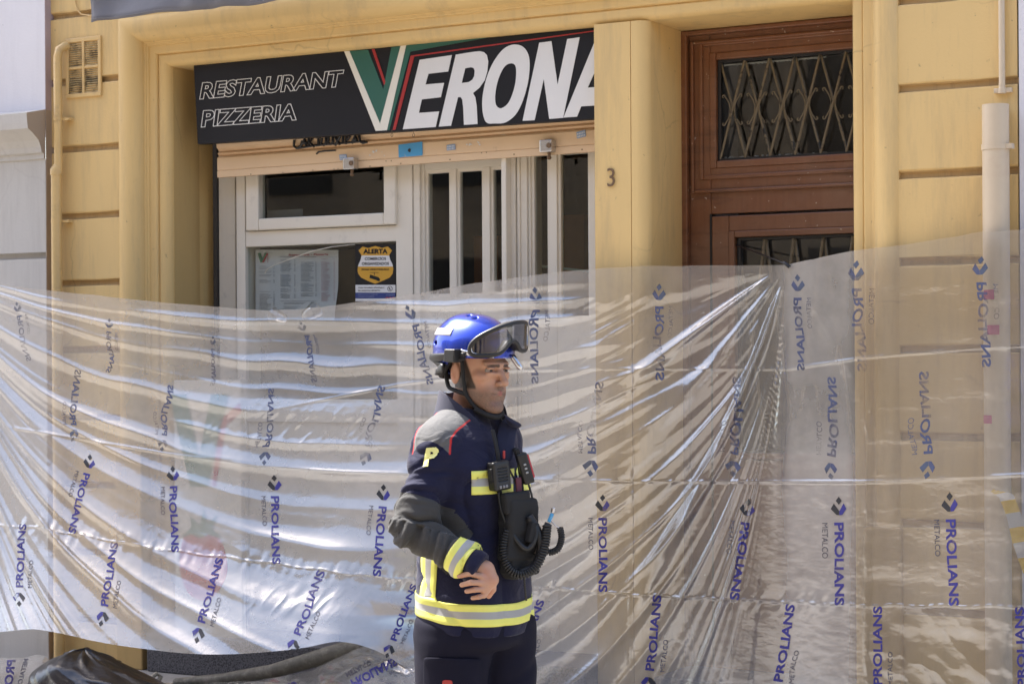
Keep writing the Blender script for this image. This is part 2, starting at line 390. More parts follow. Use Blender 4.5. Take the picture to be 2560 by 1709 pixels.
def text_on(mb, text, quad, Y, off=0.002, bold=0.0, mi=0, outline=0.0, thick=0.0):
    """quad: pixel corners (bottom-left, bottom-right, top-left) of the written line, on the plane y=Y"""
    V, F, asp = tmesh(text, bold, 0, outline)
    a, b, c = [np.array(q, float) for q in quad]
    px = a[0] + V[:, 0] * (b - a)[0] + V[:, 1] * (c - a)[0]; py = a[1] + V[:, 0] * (b - a)[1] + V[:, 1] * (c - a)[1]
    W = P(px, py, Y - off - V[:, 2] * .03); mb.add(W, F, mi)
def poly_on(mb, pts, Y, thick=0.002, mi=0, hole=None):
    """flat shape given by photo points, cut from thin sheet on the plane y=Y"""
    W = P([p[0] for p in pts], [p[1] for p in pts], Y)[:, [0, 2]]
    if hole is None:
        mb.prism(W.tolist(), Y - thick, Y, mi); return
    H = P([p[0] for p in hole], [p[1] for p in hole], Y)[:, [0, 2]]
    bm = bmesh.new(); es = []
    for L in (W, H):
        vs = [bm.verts.new((p[0], Y - thick, p[1])) for p in L]
        es += [bm.edges.new((vs[i], vs[(i + 1) % len(vs)])) for i in range(len(vs))]
    bmesh.ops.triangle_fill(bm, use_beauty=True, use_dissolve=False, edges=es)
    bm.verts.index_update()
    mb.add([v.co[:] for v in bm.verts], [tuple(v.index for v in f.verts) for f in bm.faces], mi); bm.free()
def smoothpoly(pts, n=4):
    p = np.array(pts, float); out = []; L = len(p)
    for i in range(L):
        p0, p1, p2, p3 = p[i - 1], p[i], p[(i + 1) % L], p[(i + 2) % L]
        for k in range(n):
            t = k / n; out.append(.5 * ((2 * p1) + (-p0 + p2) * t + (2 * p0 - 5 * p1 + 4 * p2 - p3) * t * t + (-p0 + 3 * p1 - 3 * p2 + p3) * t ** 3))
    return [tuple(a) for a in out]
Z2 = lambda pts: [(850 + x / 2.7314, y / 2.7314) for x, y in pts]     # enlargement of the photo used while measuring the sign
#SECTION2
# ================================================================ SETTING
GX0, GX1 = -40.0, 30.0
mb = MB(); mb.add([(GX0, -2.2, 0), (GX1, -2.2, 0), (GX1, 5, 0), (GX0, 5, 0)], [(0, 1, 2, 3)])
o = build(mb, 'pavement', m_pave); tag(o, kind='structure')
mb = MB(); mb.add([(-120, -80, -.13), (120, -80, -.13), (120, -2.35, -.13), (-120, -2.35, -.13)], [(0, 1, 2, 3)])
o = build(mb, 'road', m_pave2); tag(o, kind='structure')
mb = MB(); mb.box(GX0, GX1, -2.35, -2.2, -.4, .004); o = build(mb, 'kerb', m_granite, bev=.01); tag(o, kind='structure')

YW = 0.0                                 # wall plane
YB = 0.10                                # opening edge of the portal moulding
XL = Xf(425, YB, 400); XR = Xf(2127, 0.085, 300)
ZT = Zf(1000, 110.5, YB)                 # height of the opening
XLo = Xf(297, YW, 400); XRo = Xf(2246, YW, 300)
ZTOP = 15.5
print('opening', XL, XR, ZT, 'outer', XLo, XRo)
XA = Xf(122, YW, 400)                    # party line with the left neighbour
XBr = Xf(2545, YW, 300)                  # right end of the yellow building

# ---- the yellow building
house = empty('yellow_building', ((XA + XBr) / 2, .3, 0), 'yellow painted building with a restaurant front and tall brown door numbered 3', 'building')
gz = [Zf(296, y, YW) for y in (202, 378, 546, 712)]          # lower lips of the left grooves
step = (gz[0] - gz[3]) / 3
grooves = [gz[0] + step * k for k in range(-8, 3)]
gzr = [Zf(2246, y, YW) for y in (15, 232, 449)]; stepr = (gzr[0] - gzr[2]) / 2
print('grooves', gz, step, gzr, stepr)
gr_r = [gzr[0] + stepr * k for k in range(-7, 2)]
GH = 0.034
def rustic(mb, x0, x1, gs, ztop):
    """wall face with horizontal recessed courses: lower lip at g, recess above it"""
    gs = sorted(g for g in gs if 0.1 < g < ztop)
    prof = [(0.0, 0.02)]
    y = 0.0
    for g in gs:
        prof += [(y, g - .004), (y + .006, g), (y + .024, g + .004), (y + .026, g + GH - .008), (y + .006, g + GH), (y, g + GH + .006)]
    prof += [(y, ztop)]
    V = []; F = []
    nx = max(2, int((x1 - x0) / .12)); xs = np.linspace(x0, x1, nx)
    r = np.random.RandomState(int(abs(x0) * 100))
    for i, x in enumerate(xs):
        for (yy, z) in prof: V.append((x, yy + .0015 * r.randn() * (yy < .01), z + .0016 * r.randn()))
    n = len(prof)
    for i in range(nx - 1):
        for k in range(n - 1): F.append((i * n + k, (i + 1) * n + k, (i + 1) * n + k + 1, i * n + k + 1))
    b = len(mb.v); mb.add(V, F)
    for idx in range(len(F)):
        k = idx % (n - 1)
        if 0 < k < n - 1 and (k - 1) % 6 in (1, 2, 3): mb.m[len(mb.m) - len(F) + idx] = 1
mb = MB()
rustic(mb, XA, XLo + .01, grooves, 4.4)
rustic(mb, XRo - .01, XBr, gr_r, 4.4)
mb.box(XA, XBr, .06, .9, 4.405, ZTOP)
mb.box(XA, XLo + .01, .06, .7, 0.0, 4.40)
mb.box(XRo - .01, XBr, .06, .7, 0.0, 4.40)
mb.box(XLo + .011, XRo - .011, .004, .7, ZT + .262, 4.40)
mb.box(XA, XBr, .7, 6.0, 4.405, 4.6)
wall = build(mb, 'wall', [m_yellow, m_groove], house)
# portal moulding, swept round the opening
prof = [(0.0, .60), (0.0, .118), (.004, .108), (.012, .098), (.026, .088), (.040, .085), (.056, .086), (.064, .092), (.066, .078), (.072, .073), (.108, .071),
        (.110, .062), (.119, .060), (.121, .053), (.130, .050), (.1305, .040), (.142, .018), (.158, .002), (.180, -.010), (.205, -.016), (.232, -.015), (.252, -.008), (.262, .001), (.2625, .06)]
WL = XL - XLo; WR = XRo - XR; print('widths', WL, WR)
def sweep(mb):
    V = []; n = len(prof); zs = []
    path = [('L', 0.0), ('L', 1.2), ('L', 2.2), ('L', None), ('R', None), ('R', 2.2), ('R', 1.2), ('R', 0.0)]
    for side, z in path:
        for d, y in prof:
            sc = (WL if side == 'L' else WR) / .262
            x = (XL - d * sc) if side == 'L' else (XR + d * sc)
            V.append((x, y, (ZT + d) if z is None else z))
    F = []
    for i in range(len(path) - 1):
        for k in range(n - 1): F.append((i * n + k, i * n + k + 1, (i + 1) * n + k + 1, (i + 1) * n + k))
    mb.add(V, F)
mb = MB(); sweep(mb); o = build(mb, 'portal_moulding', m_yellow, house); sharpen(o, 32)
# plinths of the moulding
for bx in ((XLo - .012, XL - .10, 1.15), (XR + .08, XRo + .01, .9)):
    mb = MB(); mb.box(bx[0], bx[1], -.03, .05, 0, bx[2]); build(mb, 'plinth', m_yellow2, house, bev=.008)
# pier between restaurant and door, round-nosed on the door side
YP = 0.075
xp0 = Xf(1487, YP, 400); xp1 = Xf(1577, YP, 400)
rad = 0.055; pts = [(xp0, .60), (xp0, YP), (xp1, YP), (xp1, YP + .006), (xp1 + .004, YP + .006), (xp1 + .004, YP)]
for k in range(9):
    a = math.pi / 2 * k / 8; pts.append((xp1 + .03 + rad * math.sin(a), YP + rad - rad * math.cos(a) - .001))
xp2 = xp1 + .03 + rad; pts += [(xp2, .60)]
mb = MB(); mb.column(pts, 0, ZT - .001); o = build(mb, 'pier', m_yellow, house); sharpen(o, 30)
# soffit of the opening
# darker yellow skin: shade of the left jamb painted in
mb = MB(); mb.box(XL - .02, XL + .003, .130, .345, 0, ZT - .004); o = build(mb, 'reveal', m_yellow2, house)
# roof cornice, far above the frame
mb = MB(); mb.box(XA, XBr, -.35, .9, ZTOP, ZTOP + .35); o = build(mb, 'cornice', m_yellow, house)
# upper windows with shutters (above the frame)
for z in (6.0, 9.2, 12.4):
    for x in np.linspace(XA + 1.3, XBr - 1.3, 4):
        mb = MB(); mb.box(x - .5, x + .5, .02, .058, z, z + 2.0); f = build(mb, 'upper_window', m_white, house)
# house number
mb = MB(); V, F, asp = tmesh('3', -0.004)
q = [(1519, 467), (1537, 465.5), (1518, 421)]
for yo in (0.006,):
    a, b, c = [np.array(t, float) for t in q]
    px = a[0] + V[:, 0] * (b - a)[0] + V[:, 1] * (c - a)[0]; py = a[1] + V[:, 0] * (b - a)[1] + V[:, 1] * (c - a)[1]
    mb.add(P(px, py, YP - yo), F)
bm = bmesh.new(); o = build(mb, 'house_number', m_rust, house)
s = o.modifiers.new('thick', 'SOLIDIFY'); s.thickness = .005; s.offset = 0
# ---- vent grille on the left wall
mb = MB(); vx0, vx1 = Xf(170, 0), Xf(258, 0); vz0, vz1 = Zf(214, 243, 0), Zf(214, 94, 0)
mb.box(vx0, vx1, -.012, .003, vz0, vz0 + .022); mb.box(vx0, vx1, -.012, .003, vz1 - .022, vz1)
mb.box(vx0, vx0 + .02, -.012, .003, vz0 + .022, vz1 - .022); mb.box(vx1 - .02, vx1, -.012, .003, vz0 + .022, vz1 - .022)
xm = (vx0 + vx1) / 2; zm = (vz0 + vz1) / 2
mb.box(xm - .008, xm + .008, -.012, .003, vz0 + .022, vz1 - .022); mb.box(vx0 + .02, xm - .008, -.0115, .003, zm - .007, zm + .007); mb.box(xm + .008, vx1 - .02, -.0115, .003, zm - .007, zm + .007)
vent = build(mb, 'vent_grille', m_pipe, house, bev=.003)
vent['label'] = 'yellow louvred vent grille with black soot stains'
mb = MB()
for (a, b) in ((vx0 + .02, xm - .008), (xm + .008, vx1 - .02)):
    for (c, d) in ((vz0 + .024, zm - .009), (zm + .009, vz1 - .024)):
        nn = 11
        for k in range(nn):
            z = c + (d - c) * (k + .5) / nn
            mb.add([(a, -.009, z - .005), (b, -.009, z - .005), (b, .003, z + .004), (a, .003, z + .004), (a, -.009, z - .0035), (b, -.009, z - .0035), (b, .003, z + .0055), (a, .003, z + .0055)],
                   [(0, 1, 2, 3), (7, 6, 5, 4), (0, 4, 5, 1), (1, 5, 6, 2), (2, 6, 7, 3), (3, 7, 4, 0)])
m_louv = simple('sooty_louvre_paint', (0.60, 0.45, 0.22), .6, dirt=(.03, .025, .02), dscale=13, dth=(.47, .60))
build(mb, 'louvre', m_louv, vent)
mb = MB(); mb.box(vx0 + .015, vx1 - .015, .0042, .0062, vz0 + .015, vz1 - .015); build(mb, 'duct', m_black, vent)

# ---- downpipe at the left edge
pipe = empty('downpipe', (Xf(150, -.05, 400), -.05, 0), 'thin yellow painted drainpipe bending into the wall beside the white building', 'drainpipe')
def pcol(px, z, Y): return (Xf(px, Y, 400), Y, z)
zc = Zf(150, 432, -.05)
px_ = Xf(146, -.05, 400); px2 = Xf(140, -.055, 400)
zt = Zf(150, 128, -.05)
bend = [(px_ + .03, .02, zt + .035), (px_ + .022, -.02, zt + .03), (px_ + .008, -.045, zt + .01), (px_, -.05, zt - .03), (px_, -.05, zc)]
mb = MB(); mb.tube(bend, .023, 14); build(mb, 'upper_pipe', m_pipe, pipe, smooth=True)
mb = MB(); mb.tube([(px2, -.052, zc), (px2, -.052, 0.02)], .029, 16); build(mb, 'lower_pipe', m_pipe, pipe, smooth=True)
mb = MB(); mb.tube([(px2, -.052, zc - .01), (px2, -.052, zc + .015), (px_, -.05, zc + .04)], [.034, .034, .024], 16); build(mb, 'socket', m_pipe, pipe, smooth=True)
for yy, pxc, r in ((298, px_, .026), (553, px2, .032)):
    z = Zf(150, yy, -.05)
    mb = MB(); mb.tube([(pxc, -.05, z - .008), (pxc, -.05, z + .008)], r, 16); mb.box(pxc + r * .6, pxc + r + .04, -.04, .003, z - .007, z + .007)
    build(mb, 'pipe_clip', m_pipe, pipe, smooth=True)
# cable by the awning
mb = MB(); mb.tube([P(187, -60, -.006), P(188, 5, -.006), P(193, 25, -.006), P(203, 36, -.006), P(222, 39, -.006), P(245, 38, -.006)], .0035, 6)
o = build(mb, 'wall_cable', m_pipe, smooth=True); tag(o, 'thin painted cable curving down the yellow wall beside the grey awning', 'cable')

# ---- right-hand conduit and cover pipe
cx = Xf(2489, -.07, 300); cnd = empty('service_pipe', (cx, -.07, 0), 'cream service pipe with thin conduit above, at the right end of the yellow wall', 'pipe')
zt = Zf(2489, 262, -.07)
mb = MB(); mb.tube([(cx, -.07, zt), (cx, -.07, 1.75)], .055, 28); build(mb, 'pipe_cover', m_conduit, cnd, smooth=True)
mb = MB(); z = Zf(2489, 368, -.07); mb.tube([(cx, -.07, z - .012), (cx, -.07, z + .012)], .058, 28); mb.box(cx + .05, cx + .075, -.10, -.06, z - .010, z + .010); build(mb, 'strap', m_conduit, cnd, smooth=True)
x2 = Xf(2503, -.03, 100)
mb = MB(); mb.tube([(x2, -.02, 4.6), (x2, -.02, Zf(2503, 222, -.02))], .0135, 12); build(mb, 'thin_conduit', m_conduit, cnd, smooth=True)
mb = MB(); z = Zf(2503, 226, -.02); mb.tube([(x2, -.02, z - .014), (x2, -.02, z + .010)], .017, 12); mb.box(x2 - .035, x2 + .04, -.022, .004, z - .010, z + .009); build(mb, 'conduit_clip', m_conduit, cnd, smooth=True, bev=.002)
mb = MB(); mb.tube([(cx, -.07, 1.75), (cx, -.07, .02)], .0545, 28); build(mb, 'lower_pipe', m_conduit, cnd, smooth=True)

# ---- grey-white neighbour on the left
nb = empty('white_building', (XA - 3, .3, 0), 'white plastered building with a grey moulded pilaster left of the drainpipe', 'building')
YN = -.045; xe = Xf(114, YN, 400)
zb = Zf(60, 292, YN)
mb = MB(); mb.box(xe - 9, xe, YN, .8, zb, ZTOP - 1); build(mb, 'upper_wall', m_whitewall, nb)
mb = MB(); mb.box(xe + .0005, xe + .003, YN + .001, .79, zb + .03, ZTOP - 1); build(mb, 'return_shade_skin', m_shademauve, nb)  # thin mauve skin: shading of the side face painted on
z2 = Zf(60, 402, YN)
g1, g0 = Zf(60, 632, YN), Zf(60, 648, YN)
mb = MB(); mb.box(xe - 9, xe - .001, YN, .8, g1, z2); mb.box(xe - 9, xe - .001, YN, .8, 0, g0); mb.box(xe - 9, xe - .001, YN + .03, .8, g0, g1); build(mb, 'pilaster', m_greystone, nb)
# moulding (cyma profile) swept along x, its end painted brown for shade
pr = [(YN, z2), (YN - .012, z2 + .004), (YN - .012, z2 + .03), (YN - .03, z2 + .036), (YN - .036, z2 + .065), (YN - .055, z2 + .10), (YN - .10, z2 + .135), (YN - .135, z2 + .155), (YN - .14, z2 + .185), (YN - .145, zb - .002), (YN, zb + .03)]
n = len(pr); V = [(xe - 9, y, z) for y, z in pr] + [(xe, y, z) for y, z in pr]
mb = MB(); mb.add(V, [(i, i + 1, n + i + 1, n + i) for i in range(n - 1)] + [tuple(range(n, 2 * n))], 0); mb.m[-1] = 1
o = build(mb, 'moulding', [m_greystone, m_shadebrown], nb)
mb = MB(); mb.box(xe + .001, xe + .004, YN + .0005, .06, 0, zb + .029); build(mb, 'side_shade_skin', m_shadebrown, nb)  # thin brown skin: shaded side of the pilaster painted on

# ---- mauve neighbour on the right
mb = MB(); mb.box(XBr + .008, XBr + 8, -.01, .8, 0, ZTOP); o = build(mb, 'mauve_building', m_whitewall); tag(o, 'strip of pale lilac neighbouring building at the far right edge', 'building')
# ---- building opposite (seen only as reflection)
mb = MB()
mb.box(-45, 35, -22, -17, 0, 13)
for z in (1, 4.2, 7.4, 10.4):
    for x in range(-43, 34, 3): mb.box(x, x + 1.2, -17.05, -16.96, z, z + 2.1, 1)
o = build(mb, 'opposite_building', [m_warmstone, m_dark]); tag(o, 'long stone building across the street behind the photographer', 'building')

# ================================================================ SHOPFRONT
YS = 0.36
shop = empty('shopfront', (0, 0, 0), parent=house)
def pbox(mb, x0, x1, ytop, ybot, Y0, Y1, refx=None, mi=0):
    """board in front of plane Y0 back to Y1 between photo columns x0,x1 and photo rows ytop,ybot (at its middle)"""
    rx = refx if refx is not None else (x0 + x1) / 2
    mb.box(Xf(x0, Y0, 600), Xf(x1, Y0, 600), Y0, Y1, Zf(rx, ybot, Y0), Zf(rx, ytop, Y0), mi)
ZS_T = Zf(1000, 250, YS)
mb = MB()
# outer frame / side stile, posts
pbox(mb, 538, 588, 250, 1500, YS + .03, .5, 800)
pbox(mb, 591, 613, 250, 1500, YS + .005, .5, 800)
pbox(mb, 990, 1031, 250, 1500, YS + .005, .5, 800)
pbox(mb, 1034, 1050, 250, 1500, YS + .012, .5, 800)
zr1, zr2 = Zf(800, 571, YS), Zf(800, 610, YS)
xa, xb = Xf(613, YS), Xf(991, YS)
mb.box(xa, xb, YS + .006, .5, zr2, zr1)                       # rail between the two windows
mb.box(xa, xb, YS + .006, .5, 1.30, 1.42); mb.box(xa, xb, YS + .02, .5, 0.12, 1.30)
mb.box(Xf(538, .45), Xf(1487, .45), YS + .03, .5, Zf(1000, 300, YS), ZT)
build(mb, 'window_frame', m_white, shop, bev=.003)
# upper hopper window
mb = MB()
for (x0, x1, a, b) in ((614, 646, 330, 569), (959, 989, 330, 569)): pbox(mb, x0, x1, a, b, YS - .018, YS + .05, 800)
mb.box(Xf(646, YS - .018), Xf(959, YS - .018), YS - .0175, YS + .05, Zf(800, 569, YS - .018), Zf(800, 539, YS - .018))
mb.box(Xf(646, YS - .018), Xf(959, YS - .018), YS - .0175, YS + .05, Zf(800, 345, YS - .018), Zf(800, 330, YS - .018))
hop = build(mb, 'hopper_window', m_white, shop, bev=.008)
mb = MB(); mb.box(Xf(640, YS), Xf(962, YS), YS + .022, YS + .026, Zf(800, 545, YS), Zf(800, 340, YS)); build(mb, 'pane', m_glass, hop)
mb = MB(); mb.box(Xf(669, YS + .1), Xf(757, YS + .1), YS + .10, YS + .103, Zf(715, 545, YS), Zf(715, 520, YS)); build(mb, 'notice', simple('dim_notice', (.14, .14, .13), .6), hop)
# lower display pane
mb = MB(); mb.box(xa - .004, xb + .004, YS + .03, YS + .034, 1.40, zr2 + .01); build(mb, 'display_pane', m_glass, shop)
# left door leaf with three narrow panes
YD = YS + .03
dl = empty('x', (0, 0, 0), parent=shop); bpy.data.objects.remove(dl)
mb = MB()
zt_, zb_ = Zf(1150, 421, YD), Zf(1150, 741, YD)
def ver(mb, x0, x1, Y0, Y1, z0, z1): mb.box(Xf(x0, Y0), Xf(x1, Y0), Y0, Y1, z0, z1)
def dbl(mb, x0, x1, Y, z0, z1):            # stile with a stepped moulding on both edges
    ver(mb, x0, x1, Y, Y + .05, z0, z1)
    wv = (Xf(x1, Y) - Xf(x0, Y)); xx0, xx1 = Xf(x0, Y), Xf(x1, Y)
    mb.box(xx0 - .014, xx1 + .014, Y + .013, Y + .045, z0, z1)
dbl(mb, 1051, 1062, YD, .1, 3.4); dbl(mb, 1126, 1141, YD, zb_, zt_); dbl(mb, 1208, 1225, YD, zb_, zt_)
ver(mb, 1062, 1262, YD - .001, YD + .05, zt_, 3.3); ver(mb, 1062, 1262, YD - .001, YD + .05, zb_ - .25, zb_)
mb.box(Xf(1062, YD), Xf(1262, YD), YD + .012, YD + .045, zt_ - .016, zt_ + .002); mb.box(Xf(1062, YD), Xf(1262, YD), YD + .012, YD + .045, zb_ - .002, zb_ + .016)
mb.box(Xf(1062, YD), Xf(1262, YD), YD + .012, YD + .045, .12, zb_ - .25)
d1 = build(mb, 'narrow_pane_door', m_white, shop, bev=.003)
mb = MB(); mb.box(Xf(1062, YD), Xf(1262, YD), YD + .028, YD + .031, zb_, zt_); build(mb, 'pane', m_glass, d1)
# edge of the open leaf and post
mb = MB(); ver(mb, 1254, 1266, YS - .07, YS + .30, .1, 3.3); ver(mb, 1266, 1289, YS - .02, YS + .06, .1, 3.3); ver(mb, 1293, 1300, YS - .012, YS + .06, .1, 3.3); ver(mb, 1302, 1318, YS, YS + .09, .1, 3.3)
build(mb, 'door_post', m_white, shop, bev=.003)
mb = MB()
YE = YS + .0
dbl(mb, 1324, 1327, YE, .1, 3.3); dbl(mb, 1372, 1393, YE, .1, 3.3); dbl(mb, 1474, 1489, YE, .1, 3.3)
ver(mb, 1318, 1489, YE + .002, YE + .05, Zf(1400, 386, YE), 3.3); ver(mb, 1318, 1489, YE + .002, YE + .05, .1, Zf(1400, 790, YE))
d2 = build(mb, 'right_window', m_white, shop, bev=.003)
mb = MB(); ver(mb, 1322, 1488, YE + .03, YE + .033, Zf(1400, 790, YE), Zf(1400, 386, YE)); build(mb, 'pane', m_glass, d2)
# room behind
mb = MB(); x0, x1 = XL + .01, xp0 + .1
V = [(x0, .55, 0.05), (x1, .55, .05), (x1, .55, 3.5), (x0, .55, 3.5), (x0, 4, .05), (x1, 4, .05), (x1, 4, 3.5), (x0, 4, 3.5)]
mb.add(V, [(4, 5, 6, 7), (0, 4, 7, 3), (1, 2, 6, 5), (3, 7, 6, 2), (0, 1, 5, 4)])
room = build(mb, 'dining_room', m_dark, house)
mb = MB(); mb.box(Xf(1185, 2.0), Xf(1245, 2.0), 2.0, 2.1, .1, 2.35); mb.box(Xf(1370, 2.6), Xf(1460, 2.6), 2.6, 2.7, .1, 2.5)
build(mb, 'inner_partition', simple('brown_partition', (.50, .22, .07), .6), house)
mb = MB(); a = P(1318, 664, YS + .3); b = P(1372, 667, YS + .3); c = P(1476, 679, YS + .3); mb.tube([a, b, c], .006, 8); o = build(mb, 'reflection_bar', m_mint, smooth=True)  # pale bar added; its mint colour stands for a fluorescent reflection
tag(o, 'pale green bar added for a fluorescent reflection behind the right window panes', 'painted reflection')
# ---- roller shutter
YR = 0.27
rs = empty('roller_shutter', (0, 0, 0), parent=house)
sx0, sx1 = Xf(543, YR, 400), xp0 + .05
z_b0 = Zf(543, 444, YR); z_b1 = Zf(1487, 379, YR); slope = (z_b1 - z_b0) / (Xf(1487, YR) - sx0)
def strip(mb, prof, mi=0):                 # prof (y offset, height above shutter's bottom)
    xs = np.linspace(sx0, sx1, 24); V = []
    for x in xs:
        base = z_b0 + slope * (x - sx0)
        for (y, h) in prof: V.append((x, YR + y, base + h))
    n = len(prof); mb.add(V, [(i * n + k, (i + 1) * n + k, (i + 1) * n + k + 1, i * n + k + 1) for i in range(len(xs) - 1) for k in range(n - 1)], mi)
pxm = 1 / 478.0
def H(v): return v * pxm * 1.02
mb = MB(); strip(mb, [(.03, .0), (0, 0), (0, H(15.5)), (.004, H(17))]); strip(mb, [(.03, H(0.01)), (.03, H(17)), (.004, H(17))]); build(mb, 'bottom_rail', m_peach, rs)
mb = MB(); strip(mb, [(.004, H(17.2)), (.001, H(18.5)), (.001, H(48)), (.008, H(52)), (.016, H(53))]); build(mb, 'lock_plate', m_peach, rs)
mb = MB(); strip(mb, [(.016, H(53.2)), (.022, H(55)), (.012, H(56.5)), (.004, H(60)), (.012, H(63.5)), (.022, H(65)), (.014, H(67.5)), (-.002, H(74)), (-.012, H(95)), (-.002, H(116)), (.012, H(122)), (.02, H(123.5)), (.004, H(128)), (.012, H(131)), (.02, H(133)), (0, H(139)), (-.012, H(160)), (0, H(182)), (.02, H(190)), (.0, H(200)), (.0, H(290))])
o = build(mb, 'slat_curtain', m_peach, rs); sharpen(o, 30)
mb = MB()
for px, py in [(627, 443), (707, 439), (782, 433), (925, 423), (1002, 416), (1125, 406), (1285, 393), (1455, 381)]:
    a = P(px, py - 7, YR - .0015); mb = MB(); mb.tube([a, a + np.array([0, .003, 0])], .0035, 8); build(mb, 'rivet', m_rust, rs)
for px, py in [(835, 428), (845, 427), (965, 408), (978, 407), (1204, 387), (1216, 386)]:
    a = P(px, py - 5, YR - .0015); mb = MB(); mb.tube([a, a + np.array([0, .003, 0])], .0028, 8, 0); build(mb, 'rivet', m_rust, rs)
mb = MB(); ver(mb, 533, 543, YR + .012, YR + .03, 0.02, 3.3); build(mb, 'guide_gap', m_black, rs)  # black strip standing for the dark gap at the shutter guide
def lock(px, py):
    mb = MB(); c = P(px, py, YR); s_ = 1 / 478
    mb.box(c[0] - .035, c[0] + .030, YR - .045, YR + .002, c[2] - .030, c[2] + .028)
    L = build(mb, 'shutter_lock', m_chrome, rs, bev=.005)
    mb = MB(); mb.tube([c + (.018, -.043, 0), c + (.018, -.052, 0)], .013, 14); build(mb, 'keyhole', m_rust, L, smooth=True)
    mb = MB(); mb.tube([c + (.004, -.02, -.028), c + (.004, -.02, -.052)], .008, 10); mb.tube([c + (.004, -.02, -.050), c + (.004, -.02, -.056), c + (.004, -.02, -.066)], [.008, .013, .006], 10); build(mb, 'bolt', m_rust, L, smooth=True)
# sub-parts of locks hang under the shutter itself (three levels): relink
def lock(px, py):
    c = P(px, py, YR)
    mb = MB(); mb.box(c[0] - .035, c[0] + .030, YR - .045, YR + .002, c[2] - .030, c[2] + .028)
    mb.tube([c + (.016, -.043, 0), c + (.016, -.051, 0)], .013, 14, 1)
    mb.tube([c + (.004, -.02, -.028), c + (.004, -.02, -.052)], .008, 10, 1); mb.tube([c + (.004, -.02, -.050), c + (.004, -.02, -.056), c + (.004, -.02, -.066)], [.008, .013, .006], 10, 1)
    return build(mb, 'shutter_lock', [m_chrome, m_rust], rs, bev=.003)
lock(884, 410); lock(1376, 366)
# stickers and scribble on the shutter (flat marks on its face)
mb = MB()
def quad(mb, pts, Y, mi=0): mb.add(P([p[0] for p in pts], [p[1] for p in pts], Y), [(3, 2, 1, 0)], mi)
quad(mb, [(996, 362), (1056, 354), (1057, 389), (997, 394)], YR - .0035, 0)
o = build(mb, 'large_blue_sticker', m_blue, rs)
mb = MB(); mb.tube([P(1024, 376, YR - .003), P(1024, 376, YR - .007)], .009, 14); build(mb, 'keyhole', m_black, rs)
for q in ([(848, 387), (866, 386), (868, 399), (850, 401)], [(1117, 363), (1138, 360), (1139, 374), (1117, 377)], [(1441, 331), (1463, 325), (1465, 341), (1443, 347)]):
    mb = MB(); quad(mb, q, YR - .003, 0)
    a, b, c, d = [np.array(t, float) for t in q]
    for r in range(2):
        f0 = .18 + r * .42
        for k in range(5):
            u0 = .08 + k * .18; c0 = a + (b - a) * u0; c1 = a + (b - a) * (u0 + .11); dn = (d - a)
            quad(mb, [tuple(c0 + dn * f0), tuple(c1 + dn * f0), tuple(c1 + dn * (f0 + .28)), tuple(c0 + dn * (f0 + .28))], YR - .0042, 1)
    build(mb, 'small_sticker', [m_paleblue, m_stwhite], rs)
mb = MB(); r = np.random.RandomState(3)
def blot(mb, px, py, s):
    n = 9; quadp = [(px + s * (1 + .5 * r.randn()) * math.cos(2 * math.pi * k / n), py + s * .8 * (1 + .4 * r.randn()) * math.sin(2 * math.pi * k / n)) for k in range(n)]
    mb.add(P([p[0] for p in quadp], [p[1] for p in quadp], YR - .0028), [tuple(range(n - 1, -1, -1))], 0)
for px, py, s in ((925, 388, 2.4), (934, 380, 4), (940, 377, 3), (1175, 362, 4), (1196, 356, 3), (1200, 362, 2.6), (1168, 361, 2.5), (961, 389, 1.5), (955, 380, 1.3)):
    mb = MB(); blot(mb, px, py, s); build(mb, 'sticker_scrap', m_stwhite, rs)
# spray tag (black strokes)
mb = MB()
st = [[(736, 350), (735, 365), (742, 371), (752, 366), (756, 352)], [(752, 366), (762, 346), (766, 366)], [(757, 358), (768, 357)], [(772, 366), (772, 344), (782, 348), (774, 356), (786, 367)],
      [(790, 344), (800, 343)], [(796, 343), (797, 366)], [(805, 345), (803, 358), (810, 363), (816, 356), (815, 343)], [(822, 342), (820, 356), (827, 361), (833, 354), (832, 341)], [(838, 341), (850, 362)], [(851, 340), (838, 364)],
      [(858, 340), (858, 360)], [(865, 361), (866, 339), (876, 341), (868, 350)], [(880, 359), (888, 337), (894, 356)], [(884, 350), (893, 349)], [(898, 337), (900, 354), (908, 358), (918, 355)]]
for s_ in st:
    pts = [P(x, y, YR - .014) for x, y in s_]; 
    mb.tube(pts, .0070, 6)
mb.tube([P(x, y, YR - .006) for x, y in [(791, 385), (797, 380), (810, 378), (826, 377), (839, 376)]], .0046, 6)
mb.tube([P(x, y, YR - .013) for x, y in [(745, 371), (780, 365), (820, 361), (870, 357), (912, 353)]], .006, 6)
o = build(mb, 'spray_scribble', m_black, rs)

